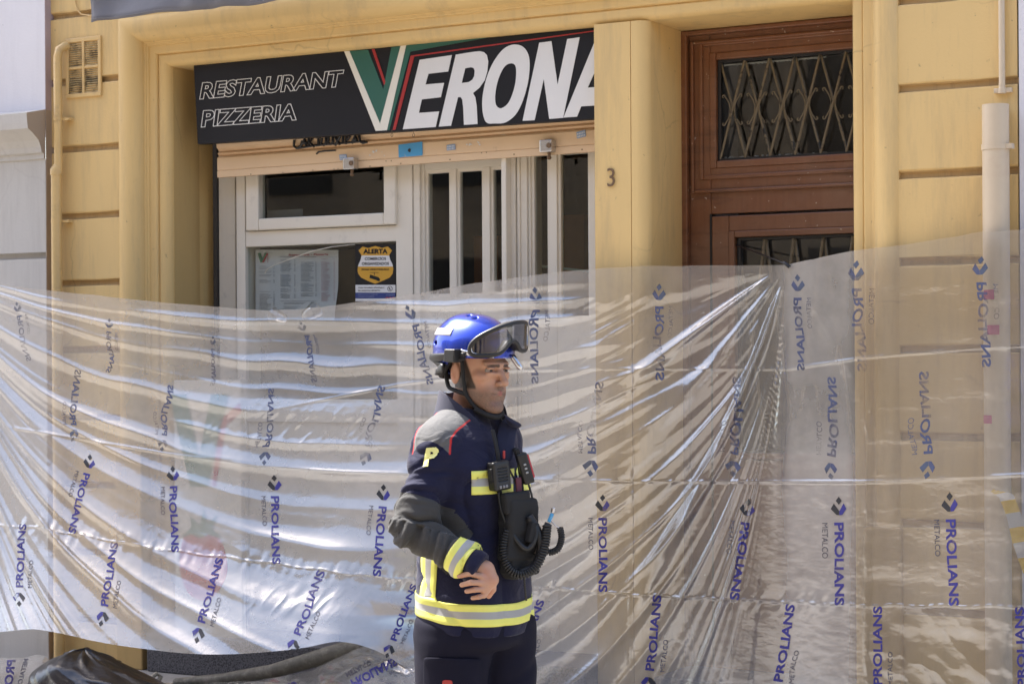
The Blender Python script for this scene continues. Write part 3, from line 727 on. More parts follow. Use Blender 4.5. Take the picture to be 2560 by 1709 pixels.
# ---- wooden entrance door
YDr = 0.50
door = empty('entrance_door', (0, 0, 0), parent=house)
dx0 = Xf(1700, YDr - .03, 300); dx1 = XR - .0
def z_(px, py, Y=YDr): return Zf(px, py, Y)
gx0, gx1 = Xf(1795, YDr), Xf(1795, YDr) + 1.05
zg1, zg0 = z_(1795, 150), z_(1795, 404)
zl1 = z_(1840, 594); gxl0 = Xf(1841, YDr)
mb = MB()
mb.box(dx0 - .02, Xf(1722, YDr - .03), YDr - .045, YDr + .05, 0, ZT - .002)         # casing
mb.box(dx0 - .02, dx1 + .3, YDr - .044, YDr + .05, z_(1722, 90, YDr - .04), ZT - .003)
build(mb, 'door_case', m_wood, door, bev=.006)
mb = MB()
xc = Xf(1724, YDr - .02)
def framebox(mb, x0, x1, z0, z1, w_, y0, y1):
    mb.box(x0, x0 + w_, y0, y1, z0, z1); mb.box(x1 - w_, x1, y0, y1, z0, z1); mb.box(x0 + w_, x1 - w_, y0 + .0005, y1, z1 - w_, z1); mb.box(x0 + w_, x1 - w_, y0 + .0005, y1, z0, z0 + w_)
zc1 = z_(1724, 92)
zmid1, zmid0 = z_(1795, 482), z_(1795, 535)
# transom panel: back board with opening, raised mouldings
mb.box(xc, gx0 - .03, YDr - .012, YDr + .04, 0, zc1); mb.box(gx0 - .03, gx1 + .2, YDr - .0115, YDr + .04, zg1 + .03, zc1)
mb.box(gx0 - .03, gx1 + .2, YDr - .011, YDr + .04, zmid0 - .0, zg0 - .03)
build(mb, 'door_stile', m_wood, door, bev=.004)
mb = MB(); framebox(mb, xc + .012, gx1 + .15, zmid1 - .0, zc1 - .03, .016, YDr - .030, YDr - .012)
framebox(mb, gx0 - .085, gx1 + .09, zg0 - .085, zg1 + .085, .02, YDr - .024, YDr - .012)
framebox(mb, gx0 - .032, gx1 + .04, zg0 - .032, zg1 + .032, .034, YDr - .020, YDr + .05)
build(mb, 'transom_moulding', m_wood, door, bev=.006)
# door leaf below
lf0 = Xf(1786, YDr + .01)
mb = MB(); mb.box(lf0, gxl0 - .03, YDr - .02, YDr + .035, .02, zmid0 - .012); mb.box(gxl0 - .03, gx1 + .2, YDr - .0195, YDr + .035, zl1 + .03, zmid0 - .012)
mb.box(gxl0 - .03, gx1 + .2, YDr - .0195, YDr + .035, .02, 1.15)
framebox(mb, gxl0 - .03, gx1 + .1, 1.15, zl1 + .03, .03, YDr - .026, YDr + .045)
leaf = build(mb, 'door_leaf', m_wood, door, bev=.005)
mb = MB(); mb.box(lf0 - .012, lf0 - .0008, YDr - .016, YDr + .03, .02, zmid0); build(mb, 'leaf_joint', m_black, door)
# panes
mb = MB(); mb.box(gx0, gx1, YDr + .045, YDr + .049, zg0, zg1); mb.box(gxl0, gx1, YDr + .04, YDr + .044, 1.18, zl1); build(mb, 'pane', m_glass, door)
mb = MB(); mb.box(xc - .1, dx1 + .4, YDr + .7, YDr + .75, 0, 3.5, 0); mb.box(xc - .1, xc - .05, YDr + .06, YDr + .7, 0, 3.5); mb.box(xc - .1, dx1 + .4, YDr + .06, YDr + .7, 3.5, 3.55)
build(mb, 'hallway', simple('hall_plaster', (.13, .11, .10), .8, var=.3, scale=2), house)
# grilles
def grille(name, x0, z0, z1, per, nper, ph, scrolls, bar):
    mb = MB(); Yg = YDr + .012
    mb.box(x0 + .004, gx1, Yg - .01, Yg + .02, z1 - .014, z1 - .002, 1); mb.box(x0 + .004, gx1, Yg - .01, Yg + .02, z0 + .002, z0 + .014, 1); mb.box(x0 + .003, x0 + .02, Yg - .01, Yg + .02, z0 + .014, z1 - .014, 1)
    zm_ = (z0 + z1) / 2
    for k in range(nper):
        xc_ = x0 + ph + per * k
        for s_, yo in ((1, -.006), (-1, .006)):
            a = (xc_ - s_ * per / 2, Yg + yo, z0 + .012); b = (xc_ + s_ * per / 2, Yg + yo, z1 - .012)
            mb.tube([a, b], bar, 8)
        if scrolls:
            for s_ in (-1, 1):
                pts = []
                for j in range(-10, 11):
                    t = j / 10; pts.append((xc_ + s_ * (.010 + .026 * t * t), Yg - .008, zm_ + .075 * t * .85))
                def curl(cx, cz, up):
                    out = []
                    for q in range(1, 9):
                        a = q / 8 * math.pi * 1.5; rr = .0105 * (1 - q / 13)
                        out.append((cx + s_ * (.008 - rr * math.cos(a) * .9), Yg - .008, cz + up * rr * math.sin(a)))
                    return out
                top = curl(pts[-1][0], pts[-1][2], 1); bot = curl(pts[0][0], pts[0][2], -1)
                mb.tube(bot[::-1] + pts + top, .0032, 6)
    return build(mb, name, [m_grille, m_black], door, smooth=True)
per = (Xf(2084, YDr) - Xf(1832, YDr)) / 4
grille('transom_grille', gx0, zg0, zg1, per, 8, Xf(1832, YDr) - gx0, True, .0062)
grille('door_grille', gxl0, 1.18, zl1, per * 1.15, 7, .07, False, .008)
# scraps of old glazing putty along the panes
mb = MB(); r = np.random.RandomState(5)
for k in range(60):
    x = gx0 + .02 + k * .0085 + .003 * r.rand(); 
    if x > gx1: break
    mb.box(x, x + .009, YDr + .036, YDr + .045, zg1 - .024 - .004 * r.rand(), zg1 - .019)
    if r.rand() < .35: mb.box(x, x + .009, YDr + .036, YDr + .045, zg0 + .014, zg0 + .019 + .006 * r.rand())
build(mb, 'putty', simple('old_putty', (.30, .31, .28), .8, var=.4, scale=60), door)

# ================================================================ SHOP SIGN
YG = 0.15
sign = empty('restaurant_sign', (Xf(900, YG), YG, Zf(900, 340, YG)), 'long black RESTAURANT PIZZERIA VERONA sign board above the half-raised shutter', 'sign')
a0, a1, b1, b0 = P(484, 164, YG), P(1500, 68, YG), P(1500, 297, YG), P(494, 361, YG)
zt0 = a0[2]; zb0 = P(490, 361, YG)[2]
mb = MB(); mb.add([a0, a1, b1, b0] + [q + np.array([0, .045, 0]) for q in (a0, a1, b1, b0)], [(0, 1, 2, 3), (7, 6, 5, 4), (0, 4, 5, 1), (1, 5, 6, 2), (2, 6, 7, 3), (3, 7, 4, 0)])
build(mb, 'board', m_signblack, sign, bev=.003)
SG = YG - .0008
mb = MB(); text_on(mb, 'RESTAURANT', [(498, 250), (853, 218), (506, 206)], SG, .002, .034, outline=.016)
text_on(mb, 'PIZZERIA', [(502, 319), (742, 301), (508, 276)], SG, .002, .034, outline=.016)
# slant the two lines: italic shear
o = None
for i, v in enumerate(mb.v):
    pass
build(mb, 'outlined_lettering', m_signwhite, sign)
T = .0016
mb = MB(); poly_on(mb, Z2([(30, 352), (66, 350), (275, 845), (415, 315), (453, 311), (322, 890), (245, 895)]), SG, T); build(mb, 'cream_letter_outline', m_cream, sign)
mb = MB(); poly_on(mb, Z2([(68, 350), (192, 340), (297, 612), (352, 325), (413, 316), (275, 841)]), SG, T * .8)
poly_on(mb, Z2([(456, 311), (1180, 222), (1180, 228), (482, 354), (338, 889), (324, 890)]), SG, T * .8); build(mb, 'green_letter_band', m_green, sign)
mb = MB(); poly_on(mb, Z2([(218, 338), (237, 336), (312, 560), (303, 583)]), SG, T); poly_on(mb, Z2([(484, 381), (1760, 206), (1760, 214), (508, 388), (380, 887), (361, 888)]), SG, T); build(mb, 'red_line', m_red, sign)
mb = MB()
poly_on(mb, Z2([(545, 410), (765, 378), (740, 490), (605, 505), (585, 578), (712, 567), (690, 665), (560, 680), (540, 772), (678, 762), (655, 868), (430, 884)]), SG, T)
poly_on(mb, Z2([(792, 375), (900, 357), (955, 351), (985, 358), (1005, 378), (1014, 420), (1008, 490), (990, 550), (955, 600), (910, 637), (926, 665), (936, 730), (941, 848), (848, 854), (843, 740), (836, 680), (825, 665), (808, 665), (760, 860), (676, 866)]), SG, T,
        hole=Z2([(857, 468), (895, 461), (914, 466), (921, 485), (918, 520), (905, 546), (880, 562), (833, 568)]))
poly_on(mb, smoothpoly(Z2([(1205, 306), (1255, 324), (1288, 375), (1297, 450), (1285, 565), (1250, 690), (1200, 785), (1130, 838), (1060, 844), (1005, 840), (980, 790), (972, 700), (985, 600), (1012, 505), (1052, 420), (1105, 348), (1155, 314)])), SG, T,
        hole=smoothpoly(Z2([(1165, 435), (1192, 442), (1204, 475), (1200, 560), (1180, 640), (1150, 705), (1112, 737), (1085, 737), (1065, 710), (1062, 650), (1075, 570), (1100, 500), (1130, 452)])))
poly_on(mb, Z2([(1362, 293), (1445, 283), (1487, 580), (1553, 268), (1638, 256), (1525, 806), (1430, 813), (1393, 540), (1330, 822), (1248, 826)]), SG, T)
poly_on(mb, Z2([(1527, 804), (1760, 238), (1790, 234), (1790, 440), (1765, 440), (1693, 600), (1790, 592), (1790, 718), (1648, 728), (1620, 798)]), SG, T)
build(mb, 'white_lettering', m_signwhite, sign)
for px in (980, 1034):
    mb = MB(); a = P(px, 325, YG + .0); pts = [a + np.array([0, 0, .0]), a + np.array([0, 0, -.018])]; mb.tube(pts, .0013, 5)
    ring = [a + np.array([.006 * math.cos(t), 0, -.026 + .009 * math.sin(t)]) for t in np.linspace(0, 2 * math.pi, 13)[:-1]]; mb.tube(ring, .0013, 5, closed=True); build(mb, 'wire_hook', m_rust, sign)

# ---- awning valance
YA = -.32
mb = MB(); xs = np.linspace(234, 800, 60); V = []
zb = Zf(400, 39, YA)
rows = 14
G = np.zeros((rows, len(xs), 3))
for i, px in enumerate(xs):
    x = Xf(px, YA, 30)
    for k in range(rows):
        t = k / (rows - 1)
        y = YA - .012 * math.sin(i * .55 + 2 * math.sin(i * .2)) * t - .03 * t + .014 * math.sin(i * .9 + k * .5) * (1 - t) - .02 * math.sin(t * 5 + i * .15)
        G[k, i] = (x, y, zb + .42 * (1 - t) + .004 * math.sin(i * .4))
mb.grid(G); 
aw = empty('grey_awning', (Xf(600, YA), YA, zb + .42), 'rolled dark grey fabric awning with a hanging valance above the sign', 'awning')
o = build(mb, 'valance', m_awning, aw, smooth=True); s = o.modifiers.new('t', 'SOLIDIFY'); s.thickness = .006
mb = MB(); mb.tube([(G[0, 0, 0], YA, zb + .42), (G[0, -1, 0], YA, zb + .42)], .05, 16); build(mb, 'front_bar', m_awning, aw, smooth=True)
mb = MB()
for k in range(1, len(xs) - 1):
    pass
zz = [G[-1, i] + np.array([0, -.005, .012]) for i in range(len(xs))]; mb.tube(zz, .0025, 5); build(mb, 'hem', m_awning, aw)
# ================================================================ PAPERS ON THE DISPLAY PANE
YPn = YS + .028
menu = empty('menu_sheet', P(740, 780, YPn), 'large white printed menu sheet with a green letter V behind the display pane', 'menu')
mb = MB(); nx, nz = 14, 10; G = np.zeros((nz, nx, 3))
ML, MR, MT, MBt = 639, 846, 624, 800
for j in range(nz):
    for i in range(nx):
        s = i / (nx - 1); t = j / (nz - 1)
        px = ML + (MR - ML) * s - (10 * sstep(.45, 1, t) * s); py = MT + (MBt - MT) * t + 1 * s
        G[j, i] = P(px, py, YPn + .045 + .012 * math.sin(t * 5) * s)
mb.grid(G, flip=True); sheet = build(mb, 'sheet', m_paper, menu, smooth=True)
MPY = YPn + .040
mb = MB(); r = np.random.RandomState(11)
def pline(mb, x, y, L, h=.7, mi=0):
    quadp = [(x, y), (x + L, y - .02 * L * 0), (x + L, y + h), (x, y + h)]; mb.add(P([q[0] for q in quadp], [q[1] for q in quadp], MPY), [(3, 2, 1, 0)], mi)
def colm(mb, x, y0, y1, L, mi, price=None, dy=3.1):
    y = y0
    while y < y1:
        if r.rand() > .12:
            pline(mb, x, y, L * (.55 + .45 * r.rand()), 1.0, mi)
            if price: pline(mb, price, y, 4, 1.0, mi)
        y += dy
colm(mb, 648, 665, 708, 32, 0, 683); colm(mb, 649, 722, 776, 32, 0, 683); colm(mb, 701, 646, 715, 30, 0, 735); colm(mb, 701, 722, 745, 28, 0, 735)
colm(mb, 752, 655, 702, 34, 0, 788); colm(mb, 752, 708, 742, 34, 0, 788); pline(mb, 700, 641, 90, 1.1, 0); colm(mb, 710, 756, 770, 70, 0)
for a in ((700, 752, 92, .8), (700, 771, 92, .8), (696, 642, 148, .5), (660, 632, 22, .5)): pline(mb, *a, 0)
build(mb, 'grey_print', m_papertext, menu)
mb = MB(); quadp = [(800, 644), (838, 643), (828, 776), (796, 778)]; 
colm(mb, 803, 647, 772, 24, 0, 834, 3.0); build(mb, 'pink_print', m_paperpink, menu)
mb = MB(); text_on(mb, 'Restaurant - Pizzeria', [(722, 640), (821, 638), (722, 635)], MPY, .001, .03); poly_on(mb, [(667, 633), (671, 633), (660, 656), (655, 656)], MPY, .001); poly_on(mb, [(669.5, 636), (670.5, 636), (670.5, 656), (669.5, 656)], MPY, .001); build(mb, 'red_print', m_paperred, menu)
mb = MB(); poly_on(mb, [(644, 632), (652, 632), (656, 646), (662, 632), (667, 632), (656, 656), (651, 656)], MPY, .0008); build(mb, 'green_print', m_papergreen, menu)

stk = empty('surveillance_sticker', P(940, 756, YPn), 'black and yellow ALERTA shield sticker warning of video surveillance on the glass', 'sticker')
SP = lambda pts: [(580 + x / 5.1065, 580 + y / 5.1065) for x, y in pts]
YK = YS + .024
mb = MB(); poly_on(mb, SP([(1577, 158), (2104, 155), (2106, 905), (1580, 905)]), YK, .001); build(mb, 'backing', m_signblack, stk)
K1 = YK - .0012
mb = MB(); sh = SP([(1830, 178), (1740, 205), (1668, 186), (1617, 235), (1655, 295), (1645, 350), (1615, 420), (1605, 480), (1612, 530), (1650, 580), (1740, 625), (1830, 660), (1925, 622), (2015, 580), (2052, 530), (2060, 470), (2050, 410), (2018, 350), (2008, 295), (2043, 235), (1990, 184), (1920, 203)])
poly_on(mb, sh, K1, .0006); build(mb, 'shield', m_orange, stk)
mb = MB(); poly_on(mb, SP([(1656, 300), (2007, 300), (2020, 350), (2047, 405), (2056, 440), (1608, 440), (1616, 415), (1645, 350)]), K1 - .0008, .0004)
poly_on(mb, SP([(1578, 674), (2088, 674), (2088, 772), (1578, 772)]), K1, .0006); poly_on(mb, SP([(1578, 848), (2088, 848), (2088, 880), (1578, 880)]), K1, .0006); build(mb, 'white_field', m_stwhite, stk)
mb = MB(); poly_on(mb, SP([(1578, 775), (2088, 775), (2088, 845), (1578, 845)]), K1, .0006); build(mb, 'blue_field', m_stblue, stk)
mb = MB(); K2 = K1 - .0016
def stext(s, x0, x1, yb, yt, bold=.03, mb_=None):
    (a, b, c) = SP([(x0, yb), (x1, yb - 2), (x0, yt)]); text_on(mb_ or mb, s, [a, b, c], K2, .0, bold)
stext('ALERTA', 1675, 1988, 278, 215, .05); stext('COMERCIOS', 1695, 1968, 360, 322, .04); stext('ORGANIZADOS', 1658, 2005, 422, 385, .04); stext('ZONA VIDEOVIGILADA', 1652, 2008, 490, 466, .03)
stext('Aviso inmediato whatsApp a', 1612, 1945, 722, 698, .02); stext('los comercios del barrio', 1612, 1890, 755, 733, .02)
poly_on(mb, SP([(1762, 513), (1873, 513), (1873, 519), (1762, 519)]), K2 + .0004, .0004); poly_on(mb, SP([(1815, 519), (1822, 519), (1822, 548), (1815, 548)]), K2 + .0004, .0004)
poly_on(mb, SP([(1765, 542), (1868, 575), (1893, 602), (1884, 628), (1858, 622), (1840, 612), (1755, 585)]), K2 + .0004, .0004)
ringp = SP([(2018 + 33 * math.cos(t), 722 + 33 * math.sin(t)) for t in np.linspace(0, 6.283, 25)[:-1]]); ringi = SP([(2018 + 27 * math.cos(t), 722 + 27 * math.sin(t)) for t in np.linspace(0, 6.283, 25)[:-1]])
poly_on(mb, ringp, K2 + .0004, .0004, hole=ringi); poly_on(mb, SP([(2002, 708), (2012, 706), (2016, 722), (2030, 734), (2024, 742), (2010, 734)]), K2 + .0004, .0004)
build(mb, 'black_lettering', m_signblack, stk)
mb = MB(); stext('Aviso y envio de imagenes', 1612, 1860, 806, 788, .0); stext('inmediato a la policia', 1612, 1815, 832, 814, .0); stext("d'esquadra", 1970, 2078, 812, 795, .0)
build(mb, 'pale_lettering', simple('pale_print', (.35, .38, .5), .5), stk)
mb = MB()
for k in range(7): poly_on(mb, SP([(1955 + k * 19, 826 if k % 2 else 836), (1972 + k * 19, 826 if k % 2 else 836), (1972 + k * 19, 845), (1955 + k * 19, 845)]), K1 - .001, .0004)
build(mb, 'red_checks', m_paperred, stk)

# a translucent strip of film tied inside and two cups behind the display pane
mb = MB(); pts = [P(662, 683, YS - .06), P(669, 672, YS - .06), P(690, 661, YS - .06), (P(738, 643, YS - .06)), P(780, 628, YS - .06), P(830, 617, YS - .06), P(887, 611, YS - .05)]
mb.tube(pts, [.003, .005, .007, .009, .010, .008, .006], 8, flat=(0, 0, 1)); o = build(mb, 'torn_plastic_strip', simple('white_plastic_cord', (.78, .76, .70), .4), smooth=True)
tag(o, 'twisted white plastic strip slanting across the menu window', 'plastic strip')
def cup(px, py, r, tilt, label):
    c = P(px, py, .12); mb = MB(); G = []
    ring = []
    for k, (rr, h) in enumerate([(r * .2, 0.0), (r * .62, .004), (r * .7, .012), (r * .85, .045), (r * .97, .075), (r, .080), (r * .93, .076)]):
        row = [(rr * math.cos(a), rr * math.sin(a), h) for a in np.linspace(0, 2 * math.pi, 25)]; G.append(row)
    G = np.array(G); ct, st_ = math.cos(tilt), math.sin(tilt)
    X = G[..., 0] * ct + G[..., 2] * st_; Z = -G[..., 0] * st_ + G[..., 2] * ct; G = np.stack([X + c[0], G[..., 1] + c[1], Z + c[2] - .03], -1)
    mb.grid(G); o = build(mb, 'plastic_cup', m_cup, smooth=True); tag(o, label, 'cup', 'clear plastic cups behind the film edge')
cup(712, 786, .042, -1.2, 'left clear plastic cup lying on its side at the film edge below the menu')
cup(762, 778, .046, 1.1, 'right yellowish plastic cup tilted below the menu, beside the other cup')

# display board seen through the film: green V, red line, strawberry
bd = empty('display_board', P(520, 1640, .02), 'white upright board with a green and red V and a strawberry behind the film', 'sign')
YBd = .015
mb = MB(); x0, x1 = Xf(436, YBd, 1200), Xf(604, YBd, 1200); mb.box(x0, x1, YBd, YBd + .03, .12, Zf(520, 950, YBd)); build(mb, 'board', simple('board_white', (.55, .52, .45), .5, var=.03), bd, bev=.004)
mb = MB(); poly_on(mb, [(424, 985), (466, 985), (498, 1140), (528, 985), (572, 985), (520, 1216), (476, 1216)], YBd - .001, .001); build(mb, 'green_letter', simple('board_green', (.03, .14, .09), .5), bd)
mb = MB(); poly_on(mb, [(600, 1005), (604, 1030), (566, 1062), (540, 1214), (530, 1214), (550, 1050)], YBd - .001, .001); build(mb, 'red_line', m_paperred, bd)
mb = MB(); poly_on(mb, smoothpoly([(462, 1340), (500, 1325), (545, 1340), (566, 1390), (566, 1440), (535, 1490), (505, 1500), (470, 1480), (452, 1430), (450, 1385)]), YBd - .001, .001); build(mb, 'strawberry', m_straw, bd)
mb = MB(); poly_on(mb, [(455, 1342), (480, 1315), (476, 1290), (500, 1312), (510, 1270), (518, 1308), (545, 1285), (530, 1322), (556, 1345), (520, 1335), (500, 1345), (480, 1335)], YBd - .003, .001); build(mb, 'strawberry_leaves', simple('leaf_green', (.05, .15, .07), .5), bd)

# granite step
mb = MB(); mb.box(XL + .004, xp0 - .004, -.03, .62, .001, .125); mb.box(xp2 + .004, XR, .12, .7, .001, .14)
mb = MB(); gxs = Xf(373, -.03, 1640); mb.box(gxs, xp0 - .004, -.05, .37, .001, .20); o = build(mb, 'granite_step', m_granite, bev=.006); tag(o, 'speckled dark granite step below the restaurant front', 'step')
mb = MB(); mb.box(xp2 + .004, XR, .10, .7, .001, .16); o = build(mb, 'door_step', m_granite, bev=.006); tag(o, 'grey granite threshold in front of the brown entrance door', 'step')
for i, (px, y, lab, sz) in enumerate(((2470, 736, 'top pink sticker on the cream pipe, seen through film', 14), (2482, 824, 'middle pink sticker on the cream pipe, seen through film', 14), (2466, 1048, 'lowest pink sticker on the cream pipe, above black scrawl', 12))):
    c = P(px, y, -.1285); hw = sz / 560; mb = MB()
    V = []; xs = np.linspace(-hw, hw, 5)
    for x in xs:
        yy = -.07 - math.sqrt(max(0, .0560 ** 2 - (c[0] + x - cx) ** 2)); V += [(c[0] + x, yy, c[2] - hw * .8), (c[0] + x, yy, c[2] + hw * .8)]
    mb.add(V, [(2 * k, 2 * k + 2, 2 * k + 3, 2 * k + 1) for k in range(4)]); o = build(mb, 'pink_sticker', m_pink); tag(o, lab, 'sticker', 'pink stickers on the cream pipe')

# ================================================================ PLASTIC FILM
XA0, XT, YT0 = -150.0, 1968.0, 648.0
def film_top(px): 
    t = cspl(px, [(-300, 655), (-100, 690), (0, 710), (150, 728), (300, 744), (460, 760), (600, 772), (690, 776), (780, 769), (900, 754), (1060, 730), (1200, 706), (1330, 688), (1400, 680), (1500, 671), (1577, 666), (1750, 664), (1900, 663), (1966, 661), (2010, 652), (2080, 638), (2165, 622), (2260, 612), (2350, 598), (2450, 581), (2560, 575), (2760, 566)])
    return t + 1.2 * vnoise(np.asarray(px) / 47, 0, 5) * (np.abs(np.asarray(px) - 1968) > 60)
def film_bot(px):
    return cspl(px, [(-300, 1500), (0, 1578), (85, 1572), (150, 1582), (240, 1602), (370, 1622), (500, 1634), (650, 1630), (760, 1618), (850, 1603), (940, 1625), (1050, 1690), (1150, 1742), (1300, 1790), (1577, 1830), (2165, 1880), (2760, 1900)])
def film_Y(px, t):
    b = cspl(px, [(-300, -.80), (0, -.70), (300, -.60), (600, -.48), (900, -.33), (1200, -.19), (1400, -.085), (1540, -.02), (1577, .0), (1640, .012), (1800, .015), (1968, .01), (2110, -.03), (2150, -.052), (2165, -.058), (2185, -.056), (2300, -.075), (2440, -.15), (2500, -.165), (2560, -.165), (2760, -.16)])
    return b - (.10 * t + .33 * t ** 2.4) * sstep(1500, 800, px) - .12 * t ** 2 * sstep(1900, 2100, px) - .10 * t ** 2 * np.exp(-((np.asarray(px) - 1830) / 160.) ** 2)
def Sval(px, py):
    t = np.clip((px - XA0) / (XT - XA0), .002, .998); g = (4 * t * (1 - t)) ** .62
    return (py - YT0) / (g + .015)
CR1 = [(-300, 1010), (600, 1040), (1000, 960), (1290, 925), (1577, 921), (1968, 922), (2165, 893), (2440, 870), (2760, 855)]
CR2 = [(-300, 1040), (0, 1064), (120, 1083), (413, 1133), (640, 1164), (860, 1178), (1010, 1183), (1330, 1198), (1577, 1203), (2165, 1203), (2540, 1187), (2760, 1180)]
CR3 = [(-300, 1290), (90, 1318), (250, 1345), (400, 1372), (650, 1402), (850, 1430), (1000, 1445), (1330, 1467), (1577, 1485), (1740, 1493), (2165, 1512), (2560, 1515), (2760, 1515)]
def ridge(n): return 1 - np.abs(n)
BIG = [  # S centre, half width, height (m), x range start..end (photo columns)
    (118, 9, .010, -200, 1500), (165, 12, .013, -200, 1500), (215, 8, .008, -100, 1300), (262, 16, .016, -200, 1560), (330, 10, .009, 200, 1600), (385, 18, .015, -200, 1700),
    (455, 10, .008, 400, 1700), (520, 22, .018, -200, 1800), (610, 14, .010, -100, 1760), (700, 26, .022, -200, 1850), (790, 14, .010, 500, 1880), (870, 26, .020, -200, 1800), (980, 22, .016, -200, 1860),
    (1090, 30, .020, -200, 1900), (1220, 22, .014, -200, 1900), (1360, 34, .018, -200, 1930), (1560, 30, .014, -200, 1930), (1800, 50, .018, -200, 1940), (2150, 50, .016, -200, 1945)]
def film_h(px, py, t):
    px = np.asarray(px, float); py = np.asarray(py, float)
    S = Sval(px, py); wl = sstep(1975, 1935, px)
    Sw = S + 26 * vnoise(px / 420, S / 260, 3) + 7 * vnoise(px / 120, S / 90, 4)
    h = 0
    for k, (c, w_, a, x0, x1) in enumerate(BIG):
        env = sstep(x0 - 20, x0 + 90, px) * sstep(x1 + 20, x1 - 120, px) * (.55 + .45 * vnoise(px / 260, k * 3.7, 9))
        d = (Sw - c) / w_
        h = h + 1.2 * a * env * np.exp(-np.abs(d) ** 1.6) * (1.0 + .25 * np.tanh(d * 2))
    amp = .55 + .45 * vnoise(px / 330, py / 260, 12)
    h = h + .0125 * amp * vnoise(Sw / 62, px / 900, 20) + .0022 * amp * vnoise(Sw / 22, px / 600, 21) * sstep(1650, 1350, px)
    # fold relief fades where the sheet lies on the pier, keeps close to the tie
    h = h * sstep(2700, 1500, S)
    a2 = np.arctan2(XT + 8 - px, np.maximum(py - 650, 1.)); ds = np.hypot(px - XT, py - 650)
    h = h + (.018 * vnoise(a2 * 9 + 3, ds / 1200, 44) + .004 * vnoise(a2 * 27, ds / 900, 45) + .0012 * vnoise(px / 20 + a2 * 20, py / 160, 46)) * np.clip(ds / 300, .02, 1) * np.maximum(sstep(1300, 2300, S), sstep(330, 120, ds) * sstep(.95, .7, a2 / 1.5))
    la = np.exp(-((a2 - .31 - .00012 * ds) / .030) ** 2) * sstep(1700, 900, ds); lb = np.exp(-((a2 - .93) / .040) ** 2) * sstep(1000, 300, ds); lc = np.exp(-((a2 - .62 - .0001 * ds) / .05) ** 2) * sstep(1400, 500, ds); ld = np.exp(-((a2 - .05) / .03) ** 2) * sstep(900, 400, ds)
    h = h + (.030 * la + .020 * lb + .016 * lc + .012 * ld) * np.clip(ds / 220, .06, 1)
    near = np.clip(np.hypot(px - XT, py - 660) / 110, .15, 1)
    h = h * near * (1 - .45 * sstep(1520, 1600, px) * sstep(700, 1100, 2300 - py) * 0)
    left = h * wl + .022 * wl * vnoise(px / 380, py / 260, 31) * sstep(0, .15, t) * sstep(1577, 1300, px)
    # fan right of the tie
    ang = np.arctan2(py - 655, np.maximum(px - XT, 1e-3)); dist = np.hypot(px - XT, py - 655)
    wf = sstep(1940, 1985, px) * sstep(2180, 2120, px)
    fan = (.006 * vnoise(ang * 5, dist / 900, 41) + .0005 * vnoise(ang * 24, dist / 500, 42)) * np.clip(dist / 350, .03, 1)
    wr = sstep(2150, 2185, px)
    calm = .0030 * vnoise(px / 420, (py - .12 * px) / 60, 51) + .0008 * vnoise(px / 160, py / 28, 52) + .006 * sstep(.60, .95, t) * ridge(fbm((px + py) / 150, (px * .9 - py) / 95, 3, 53))
    tiee = -.014 * np.exp(-((px - 2165) / 9.) ** 2) * 0
    h = left + fan * wf + calm * wr + tiee
    # vertical crease where it bends round the pier edge
    h = h + .007 * np.exp(-((px - 1577 - 3 * vnoise(py / 60, 1, 60)) / 6.) ** 2) + .0030 * np.exp(-((px - 2167 - 5 * vnoise(py / 50, 2, 61)) / 6.) ** 2)
    # diagonal wrinkles pulling at the pier edge
    hx = np.exp(-((px - 1530) / 70.) ** 2) * sstep(690, 800, py) * sstep(1500, 1250, py)
    h = h + hx * .006 * ridge(vnoise((py + .55 * px) / 26, px / 200, 63))
    # packing folds and the perforated seam
    for C, a, w_ in ((CR1, .0030, 3.2), (CR2, .0045, 3.6)):
        y0 = cint(px, C); f = np.exp(-((py - y0) / w_) ** 2) + .35 * sstep(y0 - 30, y0, py) * sstep(y0 + 4, y0, py)
        h = h + a * f * (.7 + .5 * vnoise(px / 90, 3, 70)) * sstep(500, 900, px + 900 * (C is CR2))
    y0 = cint(px, CR3); per_ = (np.sin(px / 4.4 + 1.5 * np.sin(px / 37)) > -.4)
    h = h + .0035 * np.exp(-((py - y0 - 2 * np.sin(px / 19)) / 2.6) ** 2) * (.35 + .65 * per_)
    # ripples along the seam
    h = h + .004 * np.exp(-((py - y0) / 26.) ** 2) * vnoise((px + .4 * py) / 13, py / 50, 71) * sstep(2200, 2000, px)
    # short slanting dimples at mid-left, and broad soft billows at the bottom left
    dm = np.exp(-((px - 740) / 200.) ** 2 - ((py - 1075) / 45.) ** 2) + np.exp(-((px - 770) / 160.) ** 2 - ((py - 1500) / 40.) ** 2)
    h = h + .006 * dm * ridge(vnoise((px + .9 * py) / 22, (px - py) / 90, 73))
    h = h + .03 * sstep(.62, 1, t) * sstep(1150, 700, px) * (.6 + .4 * vnoise(px / 330, py / 200, 75))
    h = h * (.15 + .85 * sstep(0, .03, t) * 1.0)
    return h
def film_point(px, py, off=0.0):
    px = np.asarray(px, float); py = np.asarray(py, float)
    tp, bt = film_top(px), film_bot(px); t = np.clip((py - tp) / (bt - tp), 0, 1)
    return P(px, py, film_Y(px, t) - film_h(px, py, t) - off)
NXF, NYF = 1150, 480
cols = np.linspace(-300, 2760, NXF); tt = np.linspace(0, 1, NYF)
PX = np.repeat(cols[None], NYF, 0); TP, BT = film_top(cols)[None], film_bot(cols)[None]
PY = TP + (BT - TP) * tt[:, None]
V = film_point(PX, PY).reshape(-1, 3)
